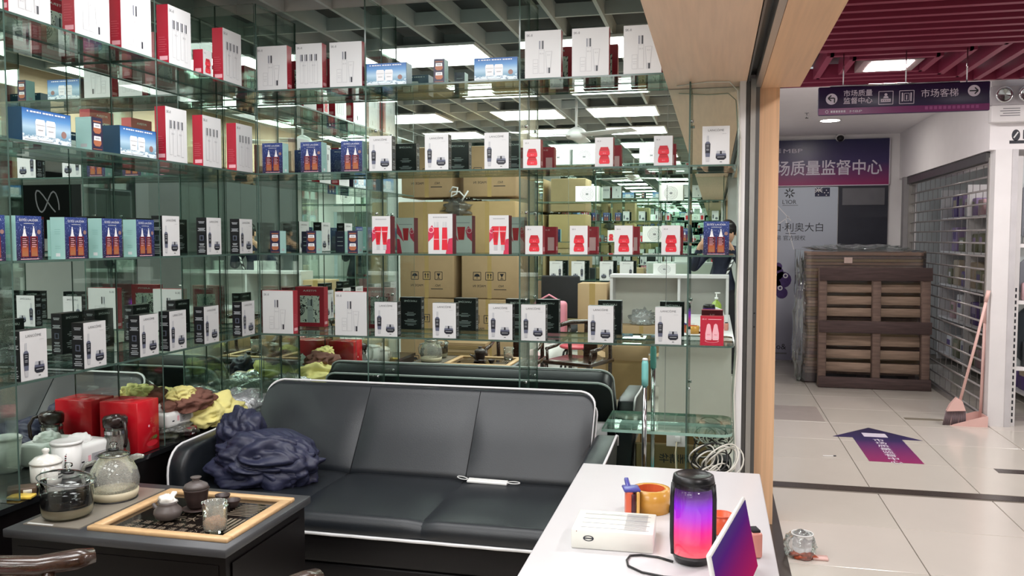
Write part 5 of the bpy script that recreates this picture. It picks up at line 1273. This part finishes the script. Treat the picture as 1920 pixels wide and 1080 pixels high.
# ---- end wall: banner and poster
BAN = ramp('banner_print', [(0, (150, 32, 96)), (.25, (110, 36, 96)), (.5, (52, 36, 92)), (1, (28, 28, 76))], rough=.3)
bn = empty('wall_banner', (1.2, YE, 2.13)); tag(bn, 'purple wall banner with white characters at the corridor end', 'sign')
b = MB(); b.box(-.8, .79, -.03, 0, 0, .55, BAN); b.build('banner_board', bn)
F = FR((-.8, -.03, 0), (1, 0, 0), (0, 0, 1)); b = MB()
b.text('市场质量监督中心', .82, .145, .19, F, SIGNT, 1, width=1.37, bold=.012); b.text('MBP', .50, .40, .07, F, SIGNT, 1, width=.22)
for i in range(3): b.rect(.34, .36, .405 + .02 * i, .413 + .02 * i, F, SIGNT, 1)
b.rect(0, 1.59, 0, .01, F, SIGNT, 1); b.rect(1.58, 1.59, 0, .55, F, SIGNT, 1)
b.build('lettering', bn)
POST = ramp('poster_print', [(0, (150, 150, 172)), (.4, (186, 190, 204)), (1, (190, 200, 214))], rough=.35)
po = empty('wall_poster', (.9, YE, .02)); tag(po, 'pale blue-grey brand poster with black characters beside the dark doorway', 'poster')
b = MB(); b.box(-.53, .52, -.02, 0, 0, 2.1, POST); b.build('poster_board', po)
F = FR((-.53, -.02, 0), (1, 0, 0), (0, 0, 1)); b = MB()
cx_, cz_ = .50, 2.03
for k_ in range(8):
    a = k_ * pi / 4; b.line([(cx_ + .02 * math.cos(a), cz_ + .02 * math.sin(a)), (cx_ + .06 * math.cos(a), cz_ + .06 * math.sin(a))], .014, F, INKD, 1)
b.text("L'IOR", cx_, 1.90, .07, F, INKD, 1); b.rect(cx_ - .08, cx_ + .1, 1.88, 1.885, F, INKD, 1)
b.text('进口·利奥大白', .89, 1.575, .115, F, INKD, 1, 'r'); b.rect(.46, .58, 1.54, 1.547, F, INKD, 1); b.text('股贸易 官方授权', .69, 1.465, .065, F, INKD, 1, 'r')
NAVI = mat('flag_navy_ink', (30, 34, 70), .4)
b.rect(.79, .96, 1.985, 2.09, F, NAVI, 1); b.line([(.79, 2.035), (.875, 2.09)], .008, F, INKW, 2); b.line([(.79, 2.09), (.875, 2.035)], .008, F, INKW, 2); b.rect(.79, .875, 2.058, 2.066, F, INKW, 2); b.rect(.828, .836, 2.035, 2.09, F, INKW, 2)
for u, v in ((.83, 2.005), (.92, 2.06), (.92, 2.0), (.9, 2.03), (.94, 2.03)): b.disc(u, v, .007, F, INKW, 2, 8)
PUR = mat('purple_print', (72, 48, 110), .4, var=.2, scale=30)
for u, v, r in ((.36, 1.06, .09), (.44, .98, .1), (.34, .92, .08), (.43, .82, .07), (.38, 1.14, .05)): b.disc(u, v, r, F, PUR, 1, 14)
for u, v in ((.34, 1.04), (.47, 1.03), (.41, .88), (.32, .92)): b.disc(u, v, .03, F, INKW, 2, 12); b.disc(u, v, .016, F, PUR, 3, 10)
b.text('Co&', .40, .13, .1, F, INKD, 1); b.rect(.33, .5, .07, .09, F, INKG, 1)
for a_, c_ in (((.3, 1.95), (.52, 1.7)), ((.3, 1.6), (.5, 1.75)), ((.46, 1.72), (.56, 1.35))): b.line([a_, c_], .01, F, INKW, 1)
b.build('poster_print', po)
d1 = simple('door_1', 1.43, 1.98, YE - .02, YE + .012, 0, 2.13, mat('dark_doorway', (46, 48, 60), .3)); struct(d1, 'dark glazed doorway at the corridor end')
simple('door_panel', 1.47, 1.94, YE - .03, YE - .02, 1.9, 2.1, mat('grey_door_panel', (104, 104, 110), .4), d1); simple('door_panel', 1.47, 1.94, YE - .03, YE - .02, 1.1, 1.35, mat('grey_door_panel', (104, 104, 110), .4), d1)

# ---- right side: fascia, shutter, column, racks
wf = simple('wall_corridor_right', 2.1, 2.6, 7.7, YE + .1, 2.2, 2.8, WALLW); struct(wf, 'white fascia above the roller shutter')
struct(simple('wall_right_fascia', 2.1, 4.2, 7.48, 7.7, 2.2, 2.95, WALLW), 'white shop fascia facing the corridor')
b = MB(); F = FR((2.25, 7.48, 2.25), (1, 0, 0), (0, 0, 1)); b.disc(.035, .06, .03, F, INKD, 1, ry=.045); b.line([(.02, .04), (.05, .085)], .01, F, WHITE, 2); b.rect(-.01, .3, -.005, .02, F, INKD, 1); b.rect(.085, .1, .03, .1, F, INKD, 1); b.rect(.13, .2, .03, .1, F, INKD, 1)
o = b.build('fascia_lettering'); tag(o, 'black letters on the white fascia at the right edge', 'lettering')
cl = simple('trim_column', 2.14, 2.29, 7.46, 7.6, 0, 2.2, WHITEM); struct(cl, 'white corner column beside the shutter')
simple('column_face', 2.26, 2.302, 7.455, 7.46, 0, 2.2, mat('grey_column_face', (196, 194, 196), .4), cl)
struct(simple('trim_jamb', 2.08, 2.2, 10.5, 10.62, 0, 2.2, mat('grey_jamb', (150, 148, 150), .4)), 'grey far jamb of the shutter')
sh_ = empty('roller_shutter', (2.16, 9.05, 0)); tag(sh_, 'see-through link roller shutter across the closed shop', 'shutter')
STEEL = mat('shutter_steel', (168, 164, 164), .35, .7, var=.08)
STEELD = mat('shutter_link_steel', (120, 116, 116), .4, .6)
nz = 20
b = MB(); b.tube([(0, -1.44, 0), (0, 1.44, 0)], .009, STEEL, 6); o = b.build('rod', sh_); rodm = o.data; D.objects.remove(o)
lk = []
for par in (0, 1):
    b = MB(); y_ = -1.42 + par * .09
    while y_ < 1.42: b.box(-.0015, .0015, y_ - .0035, y_ + .0035, 0, .105, STEELD); y_ += .2
    o = b.build('links', sh_); lk.append(o.data); D.objects.remove(o)
for i in range(nz):
    z_ = .06 + i * .108; r_ = link('rod', rodm, sh_, (0, 0, z_)); link('link_row', lk[i % 2], r_)
b = MB(); b.box(-.02, .02, -1.45, 1.45, 0.0, .045, STEEL); b.build('bottom_bar', sh_)
b = MB(); b.box(-.05, .05, -1.45, 1.45, 2.12, 2.19, ALUD); b.build('shutter_head', sh_)
for y_ in (-1.46, 1.44): b = MB(); b.box(-.03, .03, y_, y_ + .03, 0, 2.15, ALU); b.build('guide', sh_)
# shop behind the shutter
struct(simple('wall_closed_shop', 4.1, 4.2, 7.7, 12.0, 0, 2.9, WALLC)); struct(simple('wall_closed_shop_back', 2.2, 4.2, 12.0, 12.1, 0, 2.9, WALLC)); struct(simple('ceiling_closed_shop', 2.2, 4.2, 7.7, 12.1, 2.6, 2.7, WALLW))
e = empty('closed_shop_light', (3.0, 9.4, 2.58)); tag(e, 'dim lit ceiling panel inside the closed shop', 'ceiling light'); b = MB(); b.box(-.3, .3, -.3, .3, .003, .02, WHITEM); b.build('panel_frame', e); b = MB(); b.poly([(-.28, .28, 0), (.28, .28, 0), (.28, -.28, 0), (-.28, -.28, 0)], LEDC); b.build('diffuser', e)
rk = empty('display_rack', (2.95, 9.9, 0)); tag(rk, 'shelf rack of goods inside the closed shop behind shutter', 'rack')
for z_ in (.1, .55, .95, 1.35, 1.75): b = MB(); b.box(-.22, .22, -1.7, 1.7, z_ - .02, z_, WHITEM); b.build('rack_shelf', rk)
for y_ in (-1.7, -.55, .55, 1.68): b = MB(); b.box(-.22, .22, y_, y_ + .02, 0, 2.1, WHITEM); b.build('rack_post', rk)
b = MB(); b.box(.22, .235, -1.7, 1.7, 0, 2.1, mat('grey_rack_back', (150, 148, 148), .5)); b.build('rack_back', rk)
GC = [mat('lilac_pack', (150, 130, 170), .5), mat('dusty_pink_pack', (190, 156, 160), .5), mat('beige_pack', (176, 162, 140), .5), WHITE, mat('moss_pack', (120, 122, 96), .5), mat('violet_pack', (92, 70, 130), .5)]
LV = ['bottom', 'second', 'third', 'fourth', 'top']
for j, z_ in enumerate((.1, .55, .95, 1.35, 1.75)):
    r_ = random.Random(j * 11 + 2); y_ = 8.3; q = 0
    while y_ < 11.3:
        w_ = r_.uniform(.14, .26); h_ = r_.uniform(.16, .3); mt = r_.choice(GC)
        o = MB(); o.rbox((0, 0, h_ / 2), (.3, w_, h_), .01, mt, 1); o.rect(-w_ * .3, w_ * .3, h_ * .5, h_ * .8, FR((-.15, 0, 0), (0, -1, 0), (0, 0, 1)), r_.choice(GC), 2)
        o = o.build('goods_pack', None, (2.93, y_ + w_ / 2, z_ + .0003)); tag(o, '%s goods pack%s on the %s rack shelf behind the shutter' % (ORDW[q], '' if q == 0 else ' from the front', LV[j]), 'package', 'packs on the %s shelf behind the shutter' % LV[j]); y_ += w_ + r_.uniform(.03, .12); q += 1
# rack at right edge, facing the corridor
rr = empty('slotted_rack', (2.62, 7.7, 0)); tag(rr, 'white slotted-upright display rack with dark panels at right edge', 'rack')
for x_ in (-.31, .3):
    b = MB(); b.box(x_, x_ + .04, -.2, -.16, 0, 2.15, WHITEM); po_ = b.build('upright', rr)
    b = MB(); F = FR((x_, -.2, 0), (1, 0, 0), (0, 0, 1)); [b.rect(.014, .026, .03 + .05 * i, .06 + .05 * i, F, INKD, 1) for i in range(22)]; b.build('slots', po_)
PANM = [mat('grey_blue_panel', (120, 124, 132), .4), mat('grey_blue_panel', (120, 124, 132), .4), mat('dark_glass_panel', (40, 46, 52), .15)]
for i, (z0, z1) in enumerate(((1.48, 1.95), (1.03, 1.36), (.5, .96))):
    b = MB(); c_ = .05; b.prism([(-.25, z0 + c_), (-.25 + c_, z0), (.25 - c_, z0), (.25, z0 + c_), (.25, z1 - c_), (.25 - c_, z1), (-.25 + c_, z1), (-.25, z1 - c_)], -.15, -.14, PANM[i], 'y'); b.build('panel', rr)
    b = MB(); b.box(-.27, .3, -.2, .0, z0 - .05, z0 - .02, WHITEM); b.build('rack_shelf', rr)
b = MB(); b.box(-.27, .3, -.13, -.12, 0.44, 2.15, mat('pale_rack_back', (196, 204, 204), .4)); b.build('rack_back', rr)
o = MB(); o.lathe([(.05, 0), (.055, .01), (.05, .1), (.02, .15), (.02, .17)], (0, 0, 0), WHITEP, 16); o = o.build('white_bottle', None, (2.44, 7.555, 1.4605)); o.location.z = 1.4605; tag(o, 'white bottle on the slotted rack at the right edge', 'bottle')
o = MB(); o.rbox((0, 0, .07), (.16, .06, .14), .01, mat('dusty_pink_pack', (190, 156, 160), .5), 1); o.rbox((0, -.03, .07), (.1, .004, .06), .001, WHITE, 1); o = o.build('pink_pack', None, (2.46, 7.54, 1.0105)); tag(o, 'dusty pink pack on the slotted rack at the right edge', 'package')
o = MB(); o.rbox((0, 0, .1), (.16, .06, .2), .004, mat('dark_grey_box', (44, 48, 52), .4), 1); o.rect(-.06, -.02, .14, .16, FR((0, -.03, 0), (1, 0, 0), (0, 0, 1)), WHITE, 2); o = o.build('grey_box', None, (2.48, 7.54, .4805)); tag(o, 'dark grey box on the lowest rack shelf at right edge', 'box')
# emergency light
e = empty('emergency_light', (2.24, 7.43, 2.42)); tag(e, 'white twin-spot emergency light fixed on the right fascia', 'emergency light')
b = MB(); b.rbox((0, 0, .05), (.32, .09, .13), .008, WHITEM, 2); b.build('housing', e)
b = MB(); b.rbox((0, -.01, .19), (.32, .07, .15), .008, mat('grey_lamp_back', (170, 166, 170), .4), 2); b.build('lamp_bar', e)
for x_ in (-.08, .08):
    b = MB(); b.lathe([(.05, 0), (.062, -.02), (.062, -.03), (.05, -.034), (.03, -.02), (0, -.012)], (0, 0, 0), CHROME, 24); o = b.build('spotlight', e, (x_, -.045, .19)); o.rotation_euler = (-pi / 2, 0, 0)
    b = MB(); b.lathe([(.0, -.036), (.03, -.034), (.05, -.03)], (0, 0, 0), CLEAR, 20); b.build('lens', o)
b = MB(); F = FR((-.16, -.045, 0), (1, 0, 0), (0, 0, 1)); [b.rect(.06 + .02 * (i % 2), .2, .03 + .018 * i, .036 + .018 * i, F, INKG, 2) for i in range(4)]; b.rect(.25, .3, .02, .08, F, INKG, 2); b.build('printed_mark', e)

# ---- wrapped stack and pallet
st = empty('wrapped_cardboard_stack', (1.49, 9.85, 0)); tag(st, 'tall pallet load of flat cardboard wrapped in clear film', 'stack')
for sx in (-.5, 0, .5): b = MB(); b.box(sx - .05, sx + .05, -.5, .5, 0, .1, PALLETD); b.build('pallet_runner', st)
nsh = 38
SHM = [CARDS, CARDD, mat('grey_brown_sheet', (134, 110, 96), .85, var=.2, scale=20), mat('pale_sheet', (178, 146, 122), .8, var=.2, scale=20)]
for i in range(nsh):
    r_ = random.Random(i); b = MB(); j = r_.uniform(-.012, .012); b.box(-.565 + j, .555 + j, -.52 + r_.uniform(-.018, .018), .5, .1 + i * .0332, .1 + (i + 1) * .0332 - r_.uniform(.003, .007), r_.choice(SHM)); b.build('cardboard_sheet', st)
b = MB()
rs = random.Random(3); N1, N2 = 60, 26; vs = []; fs = []
per = []
for i in range(N1):
    t = i / N1 * 4; k_ = int(t); f_ = t - k_
    c4 = [(-.585, -.55), (.575, -.55), (.575, .52), (-.585, .52)]; a = c4[k_]; c = c4[(k_ + 1) % 4]; per.append((a[0] + (c[0] - a[0]) * f_, a[1] + (c[1] - a[1]) * f_))
for j in range(N2 + 1):
    for i in range(N1):
        x_, y_ = per[i]; nn = noise.noise(Vector((x_ * 9, y_ * 9, j * .8))) * .016; vs.append((x_ * (1 + nn), y_ * (1 + nn), .02 + 1.36 * j / N2))
for j in range(N2):
    for i in range(N1): fs.append((j * N1 + i, j * N1 + (i + 1) % N1, (j + 1) * N1 + (i + 1) % N1, (j + 1) * N1 + i))
FILM = glassmat('stretch_film', (.95, .95, .96), 2.2, .08, body=.07, bodycol=(215, 215, 222))
b.add(vs, fs, FILM, True); b.build('stretch_film', st)
o = blob('film_tail', (0, 0, 1.37), (.98, .9, .07), PLASTIC, 23, .3, 4, 5, st)
o = blob('film_tail', (-.6, -.35, .25), (.14, .5, 1.05), FILM, 27, .3, 3, 4, st, floor=False)
b = MB(); b.rect(-.2, -.12, 1.25, 1.31, FR((0, -.556, 0), (1, 0, 0), (0, 0, 1)), mat('shipping_label', (220, 196, 184), .5), 2); b.build('shipping_label', st)
pa = empty('wooden_pallet', (1.56, 9.1, 0)); tag(pa, 'weathered wooden pallet standing upright against the wrapped stack', 'pallet')
HB = 1.2
for x_ in (-.49, .02, .475): b = MB(); b.rbox((x_, 0, .61), (.075, .10, 1.2), .004, PALLET, 1); b.build('stringer', pa)
bd = [(.055, .11, PALLETD, -.06, 1), (.20, .095, PALLETL, .055, 0), (.335, .09, PALLETL, .055, 0), (.47, .1, PALLETL, .055, 0), (.615, .12, PALLETD, -.06, 1), (.76, .085, PALLETL, .055, 0), (.88, .085, PALLETL, .055, 0), (1.0, .08, PALLETL, .055, 0), (1.145, .13, PALLETD, -.06, 1)]
for z_, h_, mt, y_, full in bd:
    r_ = random.Random(int(z_ * 100)); b = MB(); b.rbox((0, y_, z_), (1.05, .02, h_), .003, mt, 1, Matrix.Rotation(r_.uniform(-.008, .008), 4, 'Y')); b.build('board', pa)
pa.rotation_euler = (-.05, 0, 0)
# ---- broom and dustpan
e = empty('dustpan', (2.02, 7.52, 0)); tag(e, 'pink long-handled dustpan on the floor by the column', 'dustpan')
b = MB(); b.prism([(-.16, .0), (.11, .0), (.11, .005), (-.16, .004)], -.11, .11, PINK, 'y'); b.box(.105, .112, -.11, .11, 0, .085, PINK)
for y_ in (-.113, .107): b.prism([(-.16, 0), (.112, 0), (.112, .085), (.08, .085), (-.14, .012)], y_, y_ + .006, PINK, 'y')
b.build('pan', e)
b = MB(); b.tube([(.1, .05, .02), (.105, .05, .3), (.112, .05, .84)], .012, PINK, 10); b.build('handle', e)
b = MB(); b.tube([(.112, .05, .82), (.108, .05, .92), (.125, .05, .985), (.16, .05, 1.0)], .014, PINK, 10); b.build('grip', e)
e = empty('broom', (1.90, 7.43, 0)); tag(e, 'pink broom with grey bristles leaning on the shutter', 'broom')
b = MB(); b.tube([(.03, 0, .2), (.14, .01, .7), (.205, .02, 1.02)], .011, PINK, 10); b.build('handle', e)
b = MB(); b.tube([(.20, .02, 1.0), (.218, .02, 1.09)], .015, PINK, 10); b.build('grip', e)
b = MB(); b.prism([(-.07, .115), (.07, .125), (.045, .2), (-.0, .23), (-.045, .17)], -.02, .02, PINK, 'y'); b.build('head', e)
b = MB()
for i in range(15):
    x_ = -.065 + .0095 * i; b.tube([(x_, 0, .12), (x_ * 1.25 - .01, -.008 + .002 * (i % 5), .003)], .006, mat('grey_bristle', (116, 100, 104), .8), 5)
o = b.build('bristles', e); o['kind'] = 'stuff'
# ---- floor arrow
AR = ramp('arrow_print', [(0, (150, 42, 100)), (.45, (92, 44, 104)), (.6, (48, 40, 92)), (1, (34, 32, 66))], axis=1, rough=.3)
ar = empty('floor_arrow_sticker', (1.205, 6.09, .0008)); tag(ar, 'purple to magenta arrow sticker with white characters on corridor floor', 'floor sticker')
b = MB(); b.prism([(-.172, 0), (.172, 0), (.172, .71), (.315, .71), (0, 1.085), (-.315, .71), (-.172, .71)], 0, .0012, AR); b.build('sticker', ar)
b = MB(); F = FR((0, 0, .0012), (1, 0, 0), (0, 1, 0))
for i, c_ in enumerate('市场质量监督中心'): b.text(c_, 0, .70 - .092 * (i + 1) + .01, .082, F, SIGNT, 1, bold=.006)
b.rect(-.085, .085, .75, .88, F, SIGNT, 1); b.build('lettering', ar)
# ---- food cup left on the floor
e = empty('takeaway_cup', (.42, 4.17, 0)); tag(e, 'bagged takeaway cup with red dregs standing on floor by the pillar', 'cup')
b = MB(); b.shell([(.038, .002), (.048, .11)], (0, 0, 0), WHITEP, 24); b.tube(arc((0, 0), .049, 0, 2 * pi, 24, 'xy', .11)[:-1], .003, WHITEP, 6, True); b.lathe([(.037, 0), (.038, .002), (.044, .05), (0, .05)], (0, 0, 0), WHITEP, 24); b.build('cup', e)
blob('clear_bag', (-.01, 0, 0), (.15, .14, .12), FILM, 14, .2, 2.4, 4, e)
blob('red_dregs', (.0, -.02, .0), (.11, .09, .035), mat('chilli_red', (190, 90, 60), .5, var=.4, scale=60), 11, .4, 3, 3, e)
b = MB(); b.rbox((.08, -.02, .006), (.07, .05, .012), .003, PINK, 1); b.build('paper_scrap', e)

o = MB(); o.rbox((0, 0, .003), (.07, .012, .006), .001, WHITEP, 1); o.rbox((.045, .004, .003), (.02, .01, .006), .001, INKD, 1); o = o.build('litter_scrap', None, (.78, 6.16, .0005), .2); tag(o, 'tiny white and black scrap of litter on the corridor floor', 'litter')
# ---- shop fronts across the corridor (seen double-reflected in the left mirror)
for y0, y1, z0, z1, mt, lab in ((-2.3, -.9, 1.5, 2.5, BLACKT, 'black sign panel with white script emblem across the corridor'), (-3.6, -2.5, .1, 2.5, BLACKTOP, 'charcoal shopfront panel across the corridor'), (-.7, .9, .1, 2.5, mat('grey_shopfront', (110, 112, 116), .35), 'grey shopfront panel across the corridor'), (1.2, 3.2, .1, 2.5, mat('green_grey_glass', (90, 106, 102), .15), 'glass shopfront panel across the corridor')):
    e = empty('shopfront_panel', (4.19, (y0 + y1) / 2, z0)); tag(e, lab, 'panel'); w_ = (y1 - y0) / 2
    b = MB(); b.box(-.03, 0, -w_, w_, 0, z1 - z0, mt); b.build('panel_board', e)
    b = MB(); F = FR((-.03, w_, 0), (0, -1, 0), (0, 0, 1))
    if 'script' in lab:
        pts = [(w_ + .22 * math.cos(a) * (1 - .3 * math.sin(a)) , .55 + .16 * math.sin(2 * a)) for a in [-.4 + 2.1 * pi * k_ / 22 for k_ in range(20)]]
        b.line(pts, .022, F, SIGNT, 1)
    else: b.rect(.1, 2 * w_ - .1, .2, .24, F, SIGNT, 1); b.line([(.12, .4), (.12, z1 - z0 - .2), (2 * w_ - .12, z1 - z0 - .2), (2 * w_ - .12, .4)], .02, F, SIGNT, 1)
    b.build('panel_mark', e)
